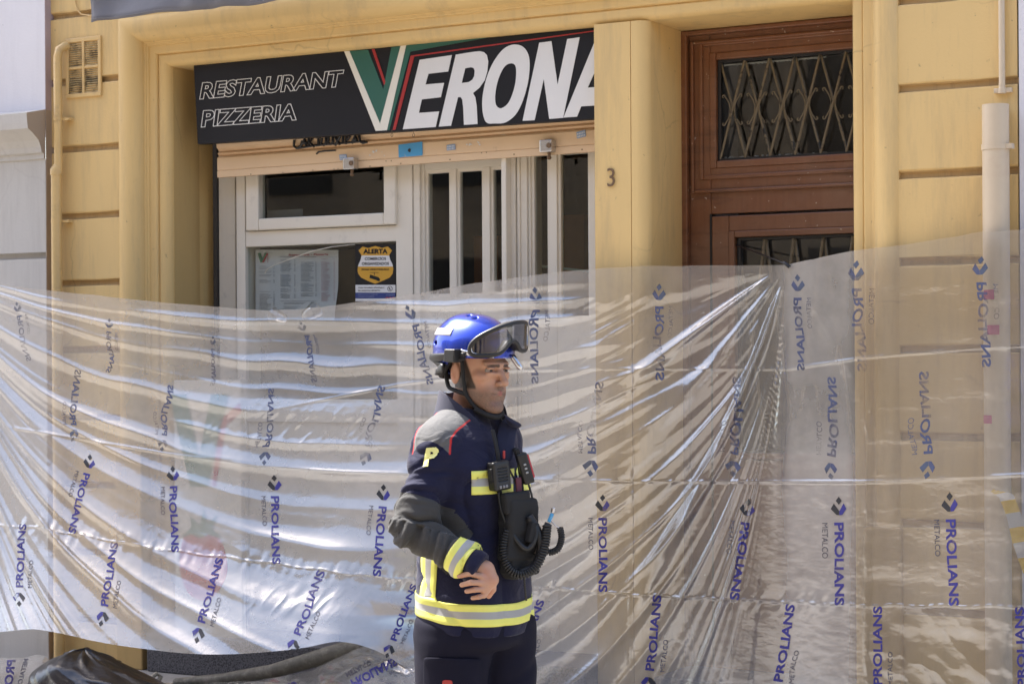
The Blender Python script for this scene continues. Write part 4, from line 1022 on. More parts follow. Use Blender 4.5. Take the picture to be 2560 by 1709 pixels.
# the tie gathers the top edge
idx = np.arange(NXF * NYF).reshape(NYF, NXF)
F = np.stack([idx[:-1, :-1], idx[1:, :-1], idx[1:, 1:], idx[:-1, 1:]], -1).reshape(-1, 4)
film = empty('plastic_film', P(1280, 1700, -.2), 'long sheet of printed translucent plastic film hung across the restaurant front and door', 'plastic sheet')
fo = finish('film_sheet', V, F, m_film, film, smooth=True, attrs=dict(film_haze=(1.25 - .72 * sstep(1380, 1640, PX) + .95 * sstep(1930, 1985, PX) * sstep(2150, 2110, PX) + .35 * vnoise(PX / 300, PY / 240, 99) * sstep(1300, 1600, PX)).ravel()))
# printed wording
def stampmesh(mbs, a, b, mir=False, logo=True, prol=True, met=(0, .43), off=.0022, mlen=None, s=1.0, lg=None):
    """a: start (P) end, b: last letter (S) end, both in photo pixels along the centre line"""
    a = np.array(a, float) * 1.0898; b = np.array(b, float) * 1.0898
    e = (b - a) / np.linalg.norm(b - a); L = np.linalg.norm(b - a); up = np.array([e[1], -e[0]]) * (-1 if mir else 1)
    hgt = L * .118
    def put(k, V, F, orig, du, dw):
        px = orig[0] + V[:, 0] * du[0] + V[:, 1] * dw[0]; py = orig[1] + V[:, 0] * du[1] + V[:, 1] * dw[1]
        am = 7.0 if mir else 2.6
        px = px + am * vnoise(px / 55, py / 45, 101); py = py + .6 * am * vnoise(px / 50, py / 60, 102)
        mbs[k].add(film_point(px, py, off), F)
    if prol:
        V, F, _ = tmesh('PROLIANS', .028, 26); put(0, V, F, a - up * hgt / 2, e * L, up * hgt)
    if met:
        V, F, _ = tmesh('METALCO', .0, 14); m0, m1 = met
        put(1, V, F, a + e * L * m0 - up * (hgt * .5 + L * .135), e * L * (m1 - m0), up * hgt * .52)
    if logo:
        c = a - e * L * .20; q = L * .098
        def pl(k, pts):
            V = np.array(pts, float); put(k, V, [tuple(range(len(pts)))], c, -e * q, up * q)
        pl(2, [(1.15, 0), (.65, .38), (.15, 0), (.65, -.38)])
        pl(2, [(.30, -.62), (-.35, -1.0), (-1.1, -.30), (-1.15, .05), (-.62, .05)])
        pl(0, [(.30, .62), (-.35, 1.0), (-1.1, .45), (-1.15, .07), (-.62, .07)])
front = [MB(), MB(), MB()]; back = [MB(), MB(), MB()]
for a, b in [((198, 1085), (165, 1222)), ((398, 1115), (400, 1265)), ((630, 1137), (633, 1293)), ((878, 1160), (865, 1320)), ((1383, 1187), (1383, 1357)), ((1710, 1198), (1685, 1375)), ((1923, 1198), (1925, 1388)), ((2180, 1190), (2188, 1388)),
             ((45, 1345), (52, 1200)), ((238, 1390), (262, 1243)), ((462, 1428), (505, 1280)), ((682, 1455), (738, 1308)), ((902, 1468), (950, 1340)), ((1492, 1537), (1508, 1365)), ((1785, 1562), (1815, 1385)), ((2012, 1570), (2014, 1390)), ((2345, 1575), (2340, 1390)), ((1195, 1520), (1240, 1375))]:
    stampmesh(front, a, b)
BO = .0012
for a, b in [((255, 760), (250, 855)), ((490, 800), (485, 885)), ((1228, 712), (1225, 878)), ((1513, 700), (1508, 870)), ((1833, 682), (1838, 850)), ((1970, 660), (1973, 855)), ((2255, 650), (2262, 842)), ((45, 725), (62, 825)), ((948, 745), (988, 882)), ((700, 770), (720, 880))]:
    stampmesh(back, a, b, True, off=BO)
for a, b in [((168, 975), (180, 850)), ((375, 1000), (390, 880)), ((612, 1025), (618, 890)), ((845, 1025), (873, 883)), ((1355, 1040), (1370, 872)), ((1685, 1040), (1695, 865)), ((1908, 1045), (1912, 865)), ((2124, 1040), (2120, 850)), ((1095, 1040), (1110, 880))]:
    stampmesh(back, a, b, True, off=BO)
for nm, mbs, ms in (('printed_lettering', front, (m_ink, m_inkgrey, m_inkblack)),):
    al = MB(); [al.add(q.v, q.f, i) for i, q in enumerate(mbs)]
    o = finish(nm, al.v, al.f, list(ms), film, al.m)
al = MB(); [al.add(q.v, q.f, i) for i, q in enumerate(back)]
finish('reversed_lettering', al.v, al.f, [fade(simple('faded_indigo', (.07, .085, .17), .6, var=.4), .36, .56, 5, .12), fade(simple('faded_grey', (.13, .13, .17), .6), .36, .56, 5, .1), fade(simple('faded_black', (.07, .09, .15), .6, var=.4), .36, .56, 5, .2)], film, al.m)

# cord that ties the film to the door grille
mb = MB(); mb.tube([P(1840, 612, YDr), P(1900, 634, .25), P(1965, 660, film_Y(1966., 0) - .01), P(1972, 667, -.005)], .0042, 8)
mb.tube([P(1960, 656, -.002), P(1967, 661, -.010), P(1974, 668, -.008)], .0085, 10)
o = build(mb, 'tie_cord', m_black, smooth=True); tag(o, 'short black cord tying the gathered film to the door grille', 'cord')

# film lying on the pavement, bin bag, hose
def sheet(name, cols, toppts, y1, Y0, Y1, zfun, stamps, label, seed):
    nx, ny = 200, 60; cs = np.linspace(cols[0], cols[1], nx); tt_ = np.linspace(0, 1, ny)
    def pt(px, py, off=0):
        tp = cspl(px, toppts); t = np.clip((py - tp) / (y1 - tp), 0, 1)
        Y = Y0 + (Y1 - Y0) * t - .05 * vnoise((px + .5 * py) / 70, (py - .3 * px) / 45, seed) - .012 * ridge(vnoise((px + py) / 26, (py - .6 * px) / 20, seed + 1)) - off
        q = P(px, py, Y); q[..., 2] = np.maximum(q[..., 2], .012 + .01 * vnoise(px / 30, py / 20, 8)); return q
    PXs = np.repeat(cs[None], ny, 0); PYs = cspl(cs, toppts)[None] + (y1 - cspl(cs, toppts))[None] * tt_[:, None]
    V = pt(PXs, PYs).reshape(-1, 3); idx = np.arange(nx * ny).reshape(ny, nx)
    F = np.stack([idx[:-1, :-1], idx[1:, :-1], idx[1:, 1:], idx[:-1, 1:]], -1).reshape(-1, 4)
    root = empty(name, P((cols[0] + cols[1]) / 2, 1700, Y1), label, 'plastic sheet'); root.location[2] = 0; root['_o'] = list(root.location)
    finish('film_sheet', V, F, m_film, root, smooth=True, attrs=dict(film_haze=np.full(len(V), 1.1)))
    mbs = MB()
    for txt, a, b, up, mi in stamps:
        V2, F2, _ = tmesh(txt, .028, 20); a = np.array(a, float); b = np.array(b, float); up = np.array(up, float)
        px = a[0] + V2[:, 0] * (b - a)[0] + V2[:, 1] * up[0]; py = a[1] + V2[:, 0] * (b - a)[1] + V2[:, 1] * up[1]
        mbs.add(pt(px, py, .004), F2, mi)
    if stamps: finish('printed_lettering', mbs.v, mbs.f, [m_ink, m_inkgrey], root, mbs.m)
sheet('ground_film', (-250, 430), [(-250, 1640), (0, 1642), (60, 1643), (100, 1636), (130, 1650), (180, 1690), (430, 1712)], 1800, -.42, -1.3, None,
      [('PROLIANS', (40, 1648), (20, 1800), (-22, 0), 0), ('METALCO', (72, 1645), (52, 1720), (-12, 0), 1)], 'crumpled printed film lying on the pavement at the lower left corner', 81)
sheet('loose_film', (380, 1180), [(380, 1706), (560, 1700), (700, 1690), (790, 1668), (850, 1640), (930, 1612), (1000, 1640), (1180, 1690)], 1830, -.50, -1.2, None,
      [('PROLIANS', (875, 1698), (985, 1640), (10, 20), 0), ('METALCO', (862, 1680), (925, 1648), (6, 11), 1), ('PRO', (700, 1712), (740, 1700), (8, 20), 0)], 'crumpled film lying below the hanging sheet left of the worker', 82)
# bin bag
cb = P(210, 1700, -.85); cb[2] = .0
mb = MB(); nu, nv = 90, 60; G = np.zeros((nv, nu, 3))
for j in range(nv):
    ph = math.pi * (.0 + j / (nv - 1)); 
    for i in range(nu):
        a = 2 * math.pi * i / (nu - 1)
        x = math.sin(ph) * math.cos(a); y = math.sin(ph) * math.sin(a); z = math.cos(ph)
        aa = a if i < nu - 1 else 0.0
        n_ = .17 * float(ridge(vnoise(1.9 * math.cos(aa) + 3 + z * .9, 1.9 * math.sin(aa) + z * 1.1, 90))) + .06 * float(ridge(vnoise(4.5 * math.cos(aa) + z * 3, 4.5 * math.sin(aa) - z * 2, 91)) + .035 * float(ridge(vnoise(10 * math.cos(aa) + z * 5, 10 * math.sin(aa) + z * 6, 93))))
        k = .80 + n_
        lop = 1 + .75 * max(0, x) ** 1.5
        G[j, i] = (cb[0] + .30 * x * k * lop, cb[1] + .22 * y * k, cb[2] + .08 + .165 * z * k * (1 - .68 * max(0, x) ** 1.2 - .15 * max(0, -x)))
G[..., 2] = np.maximum(G[..., 2], .006)
mb.grid(G); o = build(mb, 'bin_bag', m_bag, smooth=True); 
for p in o.data.polygons: p.use_smooth = True
tag(o, 'shiny black plastic bin bag slumped on the pavement at lower left', 'bag')
# hose
def hp(px, py, Y, z=None):
    q = P(px, py, Y); 
    if z is not None: q[2] = z
    return q
mb = MB(); mb.tube([hp(330, 1730, -.72), hp(372, 1700, -.62), hp(392, 1682, -.58), hp(402, 1690, -.57), hp(392, 1712, -.60)], .011, 10); 
o = build(mb, 'rope_loop', simple('pale_rope', (.40, .37, .31), .8, bmp=.4, bscale=200), smooth=True); tag(o, 'short grey rope loop on the pavement between bag and hose', 'rope')
mb = MB(); mb.tube([hp(440, 1708, -.52), hp(560, 1697, -.50), hp(680, 1677, -.48), hp(780, 1648, -.46), hp(850, 1628, -.45), hp(905, 1614, -.44), hp(950, 1613, -.42), hp(1020, 1630, -.40), hp(1120, 1660, -.38)], [.028, .03, .034, .038, .042, .042, .042, .042, .042], 20)
o = build(mb, 'thick_hose', m_hose, smooth=True); tag(o, 'thick dusty grey hose rising from the pavement under the film edge', 'hose')
# warning tape at the right, behind the film
mb = MB(); ctr = [(2480, 1228), (2515, 1240), (2535, 1290), (2548, 1350), (2568, 1410), (2590, 1470)]; nseg = 24; pts = []
for k in range(nseg + 1):
    t = k / nseg * (len(ctr) - 1); i = min(int(t), len(ctr) - 2); f = t - i; c = np.array(ctr[i]) * (1 - f) + np.array(ctr[i + 1]) * f; pts.append(c)
for k in range(nseg):
    a, b = pts[k], pts[k + 1]; wdt = 18 * min(1, .2 + k / 4); A = P([a[0] - wdt, b[0] - wdt, b[0] + wdt, a[0] + wdt], [a[1], b[1], b[1] - 6, a[1] - 6], -.145); mb.add(A, [(0, 1, 2, 3)], (k // 3) % 2)
o = build(mb, 'warning_tape', [m_tapeyellow, m_tapewhite]); tag(o, 'yellow and white warning tape hanging behind the film at the right edge', 'tape')
# ================================================================ PERSON (distance fields in the man's frame: r right, v up, c towards the camera)
def smin(a, b, k): h = np.clip(.5 + .5 * (b - a) / k, 0, 1); return b + (a - b) * h - k * h * (1 - h)
def smax(a, b, k): return -smin(-a, -b, k)
def sph(p, c, r): return np.sqrt(((p - np.array(c)) ** 2).sum(-1)) - r
def ell(p, c, r):
    r = np.array(r, float); q = (p - np.array(c)) / r; k0 = np.sqrt((q ** 2).sum(-1)); k1 = np.sqrt(((q / r) ** 2).sum(-1)) + 1e-9; return k0 * (k0 - 1) / k1
def cap(p, a, b, ra, rb=None):
    a = np.array(a, float); b = np.array(b, float); rb = ra if rb is None else rb; ba = b - a
    t = np.clip(((p - a) @ ba) / (ba @ ba), 0, 1); return np.sqrt(((p - a - t[..., None] * ba) ** 2).sum(-1)) - (ra + (rb - ra) * t)
def chain(p, pts, rs, k=.006):
    d = None
    for i in range(len(pts) - 1):
        e = cap(p, pts[i], pts[i + 1], rs[i], rs[i + 1]); d = e if d is None else smin(d, e, k)
    return d
def snet(f, lo, hi, h):
    ax = [np.arange(lo[i], hi[i] + h, h) for i in range(3)]
    G = np.stack(np.meshgrid(*ax, indexing='ij'), -1); Vv = f(G); del G
    nx, ny, nz = Vv.shape; S = Vv < 0
    c = np.zeros((nx - 1, ny - 1, nz - 1), np.int8)
    for i in (0, 1):
        for j in (0, 1):
            for k in (0, 1): c += S[i:nx - 1 + i, j:ny - 1 + j, k:nz - 1 + k]
    act = np.argwhere((c > 0) & (c < 8)); idm = -np.ones(c.shape, np.int64); idm[tuple(act.T)] = np.arange(len(act))
    cor = np.array([(i, j, k) for i in (0, 1) for j in (0, 1) for k in (0, 1)]); vals = np.stack([Vv[act[:, 0] + a, act[:, 1] + b, act[:, 2] + d] for a, b, d in cor], 1)
    pos = np.zeros((len(act), 3)); cnt = np.zeros(len(act))
    for a in range(8):
        for b in range(a + 1, 8):
            if np.abs(cor[a] - cor[b]).sum() != 1: continue
            va, vb = vals[:, a], vals[:, b]; m = (va < 0) != (vb < 0); t = np.where(m, va / np.where(m, va - vb, 1), 0)
            pos += np.where(m[:, None], cor[a] + t[:, None] * (cor[b] - cor[a]), 0); cnt += m
    V = (act + pos / cnt[:, None]) * h + np.array(lo); Q = []
    for d in range(3):
        e = [0, 0, 0]; e[d] = 1; s0 = S[:nx - e[0], :ny - e[1], :nz - e[2]]; s1 = S[e[0]:, e[1]:, e[2]:]
        ed = np.argwhere(s0 != s1); u, w_ = [(1, 2), (2, 0), (0, 1)][d]
        ed = ed[(ed[:, u] > 0) & (ed[:, w_] > 0)]; ed = ed[(ed[:, u] < Vv.shape[u] - 1) & (ed[:, w_] < Vv.shape[w_] - 1)]
        fl = s0[tuple(ed.T)]; A = ed.copy(); B = ed.copy(); B[:, u] -= 1; C_ = B.copy(); C_[:, w_] -= 1; D = ed.copy(); D[:, w_] -= 1
        q = np.stack([idm[tuple(x.T)] for x in (C_, D, A, B)], 1); q = np.where(fl[:, None], q, q[:, ::-1]); Q.append(q)
    Q = np.concatenate(Q); Q = Q[(Q >= 0).all(1)]
    return V, Q
def flipto(Q): return Q[:, ::-1].copy()
def n3(p, s, seed=0):   # cheap 3-D noise out of two planes
    return .5 * (vnoise(p[..., 0] * s + p[..., 2] * s * .7, p[..., 1] * s, seed) + vnoise(p[..., 2] * s - p[..., 1] * s * .5, p[..., 0] * s * .8 + 5, seed + 1))

HC = M(1196, 922, 0.0) + np.array([0, 0, .02])       # head centre at eye level
def axes(psi, pitch=0.0):
    f = np.array([math.sin(psi), 0, math.cos(psi)]); s = np.array([-math.cos(psi), 0, math.sin(psi)]); u = np.array([0, 1.0, 0])
    f2 = f * math.cos(pitch) + u * math.sin(pitch); u2 = u * math.cos(pitch) - f * math.sin(pitch); return s, f2, u2
HS, HF, HU = axes(R_(45), R_(-2))
def to_h(p): q = p - HC; return np.stack([q @ HS, q @ HF, q @ HU], -1)
def fr_h(q): q = np.asarray(q, float); return HC + q[..., 0:1] * HS + q[..., 1:2] * HF + q[..., 2:3] * HU
def head_sdf(q):
    ax = np.abs(q[..., 0]); m = np.stack([ax, q[..., 1], q[..., 2]], -1)
    d = ell(q, (0, -.012, .040), (.077, .096, .094))
    d = smin(d, ell(q, (0, .022, -.035), (.057, .068, .080)), .03)
    d = smin(d, cap(m, (.047, .0, -.062), (.018, .066, -.108), .018, .016), .025)       # jaw line
    d = smin(d, sph(q, (0, .075, -.110), .016), .022)
    d = smin(d, ell(m, (.042, .056, -.020), (.020, .020, .016)), .016)                    # cheekbones
    d = smin(d, ell(m, (.027, .060, -.066), (.018, .020, .026)), .02)
    d = smin(d, cap(m, (.006, .090, .016), (.042, .074, .017), .0085, .008), .012)       # brow
    d = smax(d, -ell(m, (.031, .093, -.003), (.0165, .013, .0115)), .010)                # sockets
    d = smin(d, cap(q, (0, .088, .004), (0, .110, -.034), .0075, .0105), .010)           # nose
    d = smin(d, sph(q, (0, .113, -.037), .0098), .007)
    d = smin(d, ell(m, (.0125, .101, -.040), (.0075, .0105, .0075)), .005)
    d = smax(d, -sph(m, (.0065, .105, -.049), .0035), .003)
    d = smin(d, ell(q, (0, .080, -.066), (.030, .013, .018)), .014)                      # muzzle
    d = smin(d, cap(m, (0, .0940, -.0640), (.024, .0835, -.0665), .0036, .0018), .004)
    d = smin(d, cap(m, (0, .0932, -.0712), (.020, .0835, -.0698), .0044, .0024), .004)
    d = smax(d, -cap(m, (0, .0985, -.0674), (.026, .0860, -.0682), .0014, .0012), .002)
    d = smax(d, -ell(q, (0, .098, -.083), (.020, .006, .005)), .008)
    d = smin(d, ell(m, (.031, .0850, .0056), (.0165, .0082, .0042)), .003)                # upper lids
    d = smin(d, ell(m, (.031, .0830, -.0085), (.015, .0078, .0036)), .003)
    d = smin(d, cap(m, (.012, .094, -.010), (.046, .072, -.020), .004, .005), .012)
    d = smax(d, -cap(m, (.022, .100, -.046), (.036, .086, -.072), .0022, .0018), .008)
    # ears
    e = ell(m, (.079, -.014, -.012), (.0075, .0185, .0315)); e = smax(e, -ell(m, (.088, -.010, -.008), (.0065, .0105, .019)), .004)
    e = smin(e, cap(m, (.079, -.026, -.002), (.081, -.012, .018), .0035), .003)
    d = smin(d, e, .006)
    return d
NB = fr_h([0, -.030, -.20])
def body_head(p):
    q = to_h(p); d = head_sdf(q)
    return smin(d, cap(q, (0, -.028, -.06), (0, -.045, -.22), .049, .060), .018)
V1, Q1 = snet(body_head, HC + (-.13, -.235, -.13), HC + (.14, .15, .14), .0024)
# torso and legs
PS = R_(62)
TS_, TF_, TU_ = axes(PS)
TC = M(1180, 885, 0.0)
def tq(p): q = p - TC; return np.stack([q @ TS_, q @ TF_, q[..., 1]], -1)       # side, front, up
def ft(s, f, v): return TC + s * TS_ + f * TF_ + np.array([0, v, 0])
def vrow(px, py): return (M(px, py, 0) - TC)[1]
TOR = [  # up, half side, half front, centre side, centre front
    (-1.02, .165, .122, 0, .0), (-.84, .190, .150, 0, .004), (-.76, .190, .150, 0, .004), (-.66, .182, .142, 0, .006), (-.55, .176, .136, 0, .008), (-.42, .188, .138, 0, .006), (-.32, .200, .134, 0, .0), (-.25, .180, .114, 0, -.012), (-.19, .115, .080, 0, -.025), (-.13, .060, .055, 0, -.035)]
TA = np.array(TOR)[::1]
def torso_sdf(q, grow=0.0):
    z = q[..., 2]; a = np.interp(z, TA[:, 0], TA[:, 1]) + grow; b = np.interp(z, TA[:, 0], TA[:, 2]) + grow; cf = np.interp(z, TA[:, 0], TA[:, 4])
    x = q[..., 0]; y = q[..., 1] - cf
    n = 2.35; rr = ((np.abs(x) / a) ** n + (np.abs(y) / b) ** n) ** (1 / n)
    return (rr - 1) * np.minimum(a, b) * .92
SH = ft(.172, -.02, -.262); EL = M(1030, 1318, .20); WR = M(1192, 1418, .262); HD = M(1222, 1462, .27)
SH2 = ft(-.172, -.01, -.262); EL2 = ft(-.21, -.09, -.54); WR2 = ft(-.17, -.01, -.70)
def bodyb(p):
    q = tq(p); d = torso_sdf(q, -.018); d = smax(d, q[..., 2] + .14, .02); d = smax(d, -(q[..., 2] + .79), .03)
    for s in (1, -1): d = smin(d, chain(q, [(s * .070, .008 - s * .030, -.76), (s * .10, .01 - s * .05, -1.28), (s * .11, -.03 - s * .05, -1.78)], [.075, .050, .042], .02), .03)
    d = smin(d, chain(p, [SH, EL, WR], [.045, .038, .027], .01), .02); d = smin(d, chain(p, [SH2, EL2, WR2], [.045, .038, .03], .01), .02)
    return d
V2, Q2 = snet(bodyb, TC + (-.33, -1.72, -.3), TC + (.33, -.10, .36), .012)
# near hand: palm, four unequal bent fingers, thumb from the side of the palm
def hand(p):
    W0 = M(1212, 1424, .262); W1 = M(1228, 1448, .272); K = [M(1202, 1440, .292), M(1201, 1456, .295), M(1204, 1472, .292), M(1210, 1487, .284)]
    d = cap(p, WR, W0, .027, .025); d = smin(d, cap(p, W0, W1, .024, .022), .015)
    for k in K: d = smin(d, cap(p, M(1227, 1455, .275), k, .0140, .0090), .006)
    tips = [((1174, 1433, .300), (1148, 1439, .288)), ((1178, 1455, .306), (1155, 1461, .292)), ((1187, 1473, .302), (1167, 1477, .290)), ((1197, 1491, .292), (1182, 1494, .284))]
    for k, (m_, t_), r in zip(K, tips, (.0084, .0087, .0083, .0075)):
        d = smin(d, chain(p, [k, M(*m_), M(*t_)], [r, r * .95, r * .80], .002), .0010)
    d = smin(d, chain(p, [M(1232, 1452, .262), M(1231, 1472, .250), M(1222, 1488, .243)], [.0125, .0105, .0085], .004), .006)
    return d
V3, Q3 = snet(hand, M(1222, 1462, .27) + (-.11, -.065, -.06), M(1222, 1462, .27) + (.045, .085, .06), .0022)
VB = np.concatenate([V1, V2, V3]); QB = np.concatenate([Q1, Q2 + len(V1), Q3 + len(V1) + len(V2)])
# skin attributes: lips, brows, stubble, hair, lashes
qh = to_h(VB); ish = np.arange(len(VB)) < len(V1)
mh = np.stack([np.abs(qh[:, 0]), qh[:, 1], qh[:, 2]], -1)
lip = np.where(ish, np.minimum(cap(mh, (0, .095, -.0640), (.023, .084, -.0665), .0040, .0018), cap(mh, (0, .094, -.0712), (.019, .084, -.0695), .0046, .002)), .1)
brow = np.where(ish, cap(mh, (.012, .096, .0120), (.047, .076, .0150), .0058, .0032), .1)
beard = np.where(ish, np.clip((-.040 - qh[:, 2] + .25 * (qh[:, 1] < .05) * (.05 - qh[:, 1])) / .03, 0, 1) * np.clip((qh[:, 2] + .14) / .02, 0, 1), 0) * np.clip((qh[:, 1] + .03) / .03, 0, 1)
beard = np.maximum(beard, np.where(ish, np.exp(-((qh[:, 2] + .055) / .010) ** 2 - (mh[:, 0] / .024) ** 2) * (qh[:, 1] > .07) * 1.3, 0))
lash = np.where(ish, np.minimum(cap(mh, (.019, .0905, .0035), (.043, .0785, .0025), .0016), .1), .1)
hair = np.where(ish, np.maximum((qh[:, 1] - .03 - .3 * np.clip(-qh[:, 2], -1, .05)), -qh[:, 2] - .055) , .1)
hair = np.where(ish & (np.abs(qh[:, 0]) > .068) & (qh[:, 1] > -.034) & (qh[:, 1] < .01) & (qh[:, 2] < .025), .1, hair)
m, t, b = nodemat('skin'); v = coords(t)
def attr(t, n): a = N(t, 'ShaderNodeAttribute', attribute_name=n); return a.outputs['Fac']
c = mixc(t, noise(t, v, 35, 4), (.44, .235, .150), (.55, .315, .215)); c = mixc(t, ramp(t, noise(t, v, 14, 3), .5, .8), c, (.50, .21, .14))
def mapr(t, s, a, b_, c0, c1):
    m_ = N(t, 'ShaderNodeMapRange', i_1=a, i_2=b_, i_3=c0, i_4=c1); t.links.new(s, m_.inputs[0]); return m_.outputs[0]
nb_ = noise(t, v, 420, 2); 
mm = N(t, 'ShaderNodeMath', operation='MULTIPLY'); t.links.new(mapr(t, attr(t, 'beard'), 0, 1, 0, .80), mm.inputs[0]); t.links.new(mapr(t, nb_, .3, .6, .55, 1), mm.inputs[1])
c = mixc(t, mm.outputs[0], c, (.075, .055, .042))
c = mixc(t, mapr(t, attr(t, 'lip'), .001, -.0008, 0, .75), c, (.36, .115, .095)); c = mixc(t, mapr(t, attr(t, 'brow'), .0012, -.002, 0, .9), c, (.035, .022, .015))
c = mixc(t, mapr(t, attr(t, 'lash'), .0008, -.0004, 0, .9), c, (.02, .013, .01)); c = mixc(t, mapr(t, attr(t, 'hair'), .004, -.003, 0, .93), c, (.022, .015, .011))
t.links.new(c, b.inputs['Base Color']); b.inputs['Roughness'].default_value = .48; b.inputs['Subsurface Weight'].default_value = .12; b.inputs['Subsurface Radius'].default_value = (.01, .004, .002); b.inputs['Subsurface Scale'].default_value = .5
bump(t, b, nb_, .3, .002); m_skin = m
GP = MW(M(1180, 885, 0)[None])[0]; GP[2] = 0.0
man = empty('person', GP, 'person in blue helmet with goggles and navy jacket with yellow stripes, hand on belly', 'person')
body = finish('body', MW(VB), QB, m_skin, man, smooth=True, attrs=dict(lip=lip, brow=brow, beard=beard, lash=lash, hair=hair))
# eyes
for sx in (1, -1):
    c0 = np.array([sx * .031, .0745, -.0015]); gaze = np.array([-.10, 1, -.03]); gaze /= np.linalg.norm(gaze)
    mb = MB(); r_ = .0122; n1, n2 = 20, 28; G = []
    ux = np.cross(gaze, (0, 0, 1)); ux /= np.linalg.norm(ux); uz = np.cross(ux, gaze); mi = []
    for i in range(n1 + 1):
        th = math.pi * .62 * (i / n1); row = [c0 + r_ * (math.cos(th) * gaze + math.sin(th) * (math.cos(a) * ux + math.sin(a) * uz)) for a in np.linspace(0, 2 * math.pi, n2)]; G.append(fr_h(np.array(row)))
        mi.append(2 if th < .20 else (1 if th < .50 else 0))
    mb.grid(MW(np.array(G))); ms = []
    for i in range(n1): ms += [mi[i]] * (n2 - 1)
    o = finish('eye', mb.v, mb.f, [simple('eye_white', (.30, .26, .24), .15, var=.03), simple('brown_iris', (.05, .025, .012), .1), m_black], man, ms, smooth=True)

# ---------------------------------------------------------------- jacket
def fold_arm(p, a, b, side):
    ab = (b - a); L = np.linalg.norm(ab); ab = ab / L; s = (p - a) @ ab; return s, L
def jacket_sdf(p, raw=False):
    q = tq(p)
    qa = q.copy()
    d = torso_sdf(q, .006)
    d = d + .010 * n3(p, 6, 3) + .010 * ridge(vnoise(q[..., 2] * 10 + q[..., 0] * 9 + q[..., 1] * 7, q[..., 1] * 6 - q[..., 0] * 5, 5)) ** 3 + .003 * vnoise(q[..., 2] * 30, q[..., 0] * 14 + q[..., 1] * 9, 8)
    d = smax(d, q[..., 2] + .155, .012); hem = -.800 - .012 * q[..., 1] / .13
    d = smin(d, cap(q, (-.165, -.012, -.262), (.165, -.018, -.262), .073), .05)
    d = smin(d, cap(q, (-.12, -.02, -.232), (.12, -.02, -.232), .052), .05)
    d = smax(d, hem - q[..., 2], .006)
    # near arm with bunching at the elbow and hanging wrinkles
    def arm(a, e, w, rs, seed, k=1.0):
        r1 = cap(p, a, e, rs[0], rs[1]); r2 = cap(p, e, w, rs[1] * .98, rs[2]); r = smin(r1, r2, .03)
        s1 = (p - a) @ ((e - a) / np.linalg.norm(e - a)) / np.linalg.norm(e - a); s2 = (p - e) @ ((w - e) / np.linalg.norm(w - e)) / np.linalg.norm(w - e)
        near = np.exp(-((s1 - .95) / .25) ** 2) + .7 * np.exp(-((s2 - .12) / .22) ** 2)
        ph = np.where(s1 < .98, s1 * 1.0, 1 + s2)
        tw = n3(p, 9, seed)
        r = r + k * (.012 * near * (ridge(vnoise(ph * 8 + 3.5 * tw, p[..., 2] * 9, seed)) ** 2 - .4) + .013 * (ridge(vnoise(ph * 7 + 3 * tw, p[..., 0] * 6 + p[..., 2] * 5, seed + 2)) ** 2 - .4) + .004 * vnoise(ph * 19 + 4 * tw, p[..., 1] * 9, seed + 4))
        return r
    WE = WR + (WR - EL) / np.linalg.norm(WR - EL) * .012
    ar = arm(SH, EL, WE, (.067, .056, .050), 11)
    cut = (p - WE) @ ((WR - EL) / np.linalg.norm(WR - EL)); ar = smax(ar, cut, .008)
    d = smin(d, ar, .016)
    ar2 = arm(SH2, EL2, WR2, (.068, .066, .052), 31); d = smin(d, ar2, .02)
    # opening for the neck
    nk = cap(q, (0, -.03, -.05), (0, -.035, -.21), .076); d = smax(d, -nk, .01)
    return d
VJ, QJ = snet(jacket_sdf, TC + (-.33, -.86, -.32), TC + (.34, -.06, .38), .0042)
qj = tq(VJ)
# signed fields for the grey panels, positive outside
eax = (EL - SH); Lu = np.linalg.norm(eax); eax = eax / Lu; fax = (WR - EL); Lf = np.linalg.norm(fax); fax = fax / Lf
s1 = (VJ - SH) @ eax; s2 = (VJ - EL) @ fax
d1 = cap(VJ, SH, EL, 0); d2 = cap(VJ, EL, WR, 0)
near_arm = np.minimum(d1, d2) < .105
camside = (VJ - TC)[:, 2]
pan = np.where(near_arm & (qj[:, 0] > .05), np.maximum(-(s1 - (Lu - .085 + .02 * np.sin(VJ[:, 0] * 30))), 0 * s1 - 1), .1)
pan = np.where(near_arm & (d2 <= d1 + .0) & (s2 > 0), np.maximum(s2 - (Lf - .078), -.1), pan)
pan = np.where(near_arm & (d1 < d2 + .002), -(s1 - (Lu - .085)), pan); pan = np.where(near_arm, pan, .1)
# yoke: grey patch over the shoulder tops, set by height and side
yk = np.maximum.reduce([-(qj[:, 2] + .245 + 1.2 * (qj[:, 1] + .01) ** 2 * 10), np.abs(qj[:, 1] + .010) - .056, .092 - np.abs(qj[:, 0])])
pipe = np.maximum.reduce([np.abs(np.abs(qj[:, 1] + .010) - .056) - .0019, -(qj[:, 2] + .285), .092 - np.abs(qj[:, 0])])
cuff = np.where(near_arm & (s2 > 0), np.abs(s2 - (Lf - .035)) - 1, .1)
m, t, b = nodemat('jacket_cloth'); v = coords(t)
nv_ = noise(t, v, 9, 4); c = mixc(t, nv_, (.007, .008, .028), (.011, .012, .040))
cg = mixc(t, nv_, (.040, .040, .042), (.062, .061, .060)); c = mixc(t, mapr(t, attr(t, 'panel'), .0006, -.0006, 0, 1), c, cg)
cy = mixc(t, nv_, (.085, .085, .09), (.13, .13, .13)); c = mixc(t, mapr(t, attr(t, 'yoke'), .0006, -.0006, 0, 1), c, cy)
c = mixc(t, mapr(t, attr(t, 'pipe'), .0008, -.0008, 0, 1), c, (.50, .03, .03))
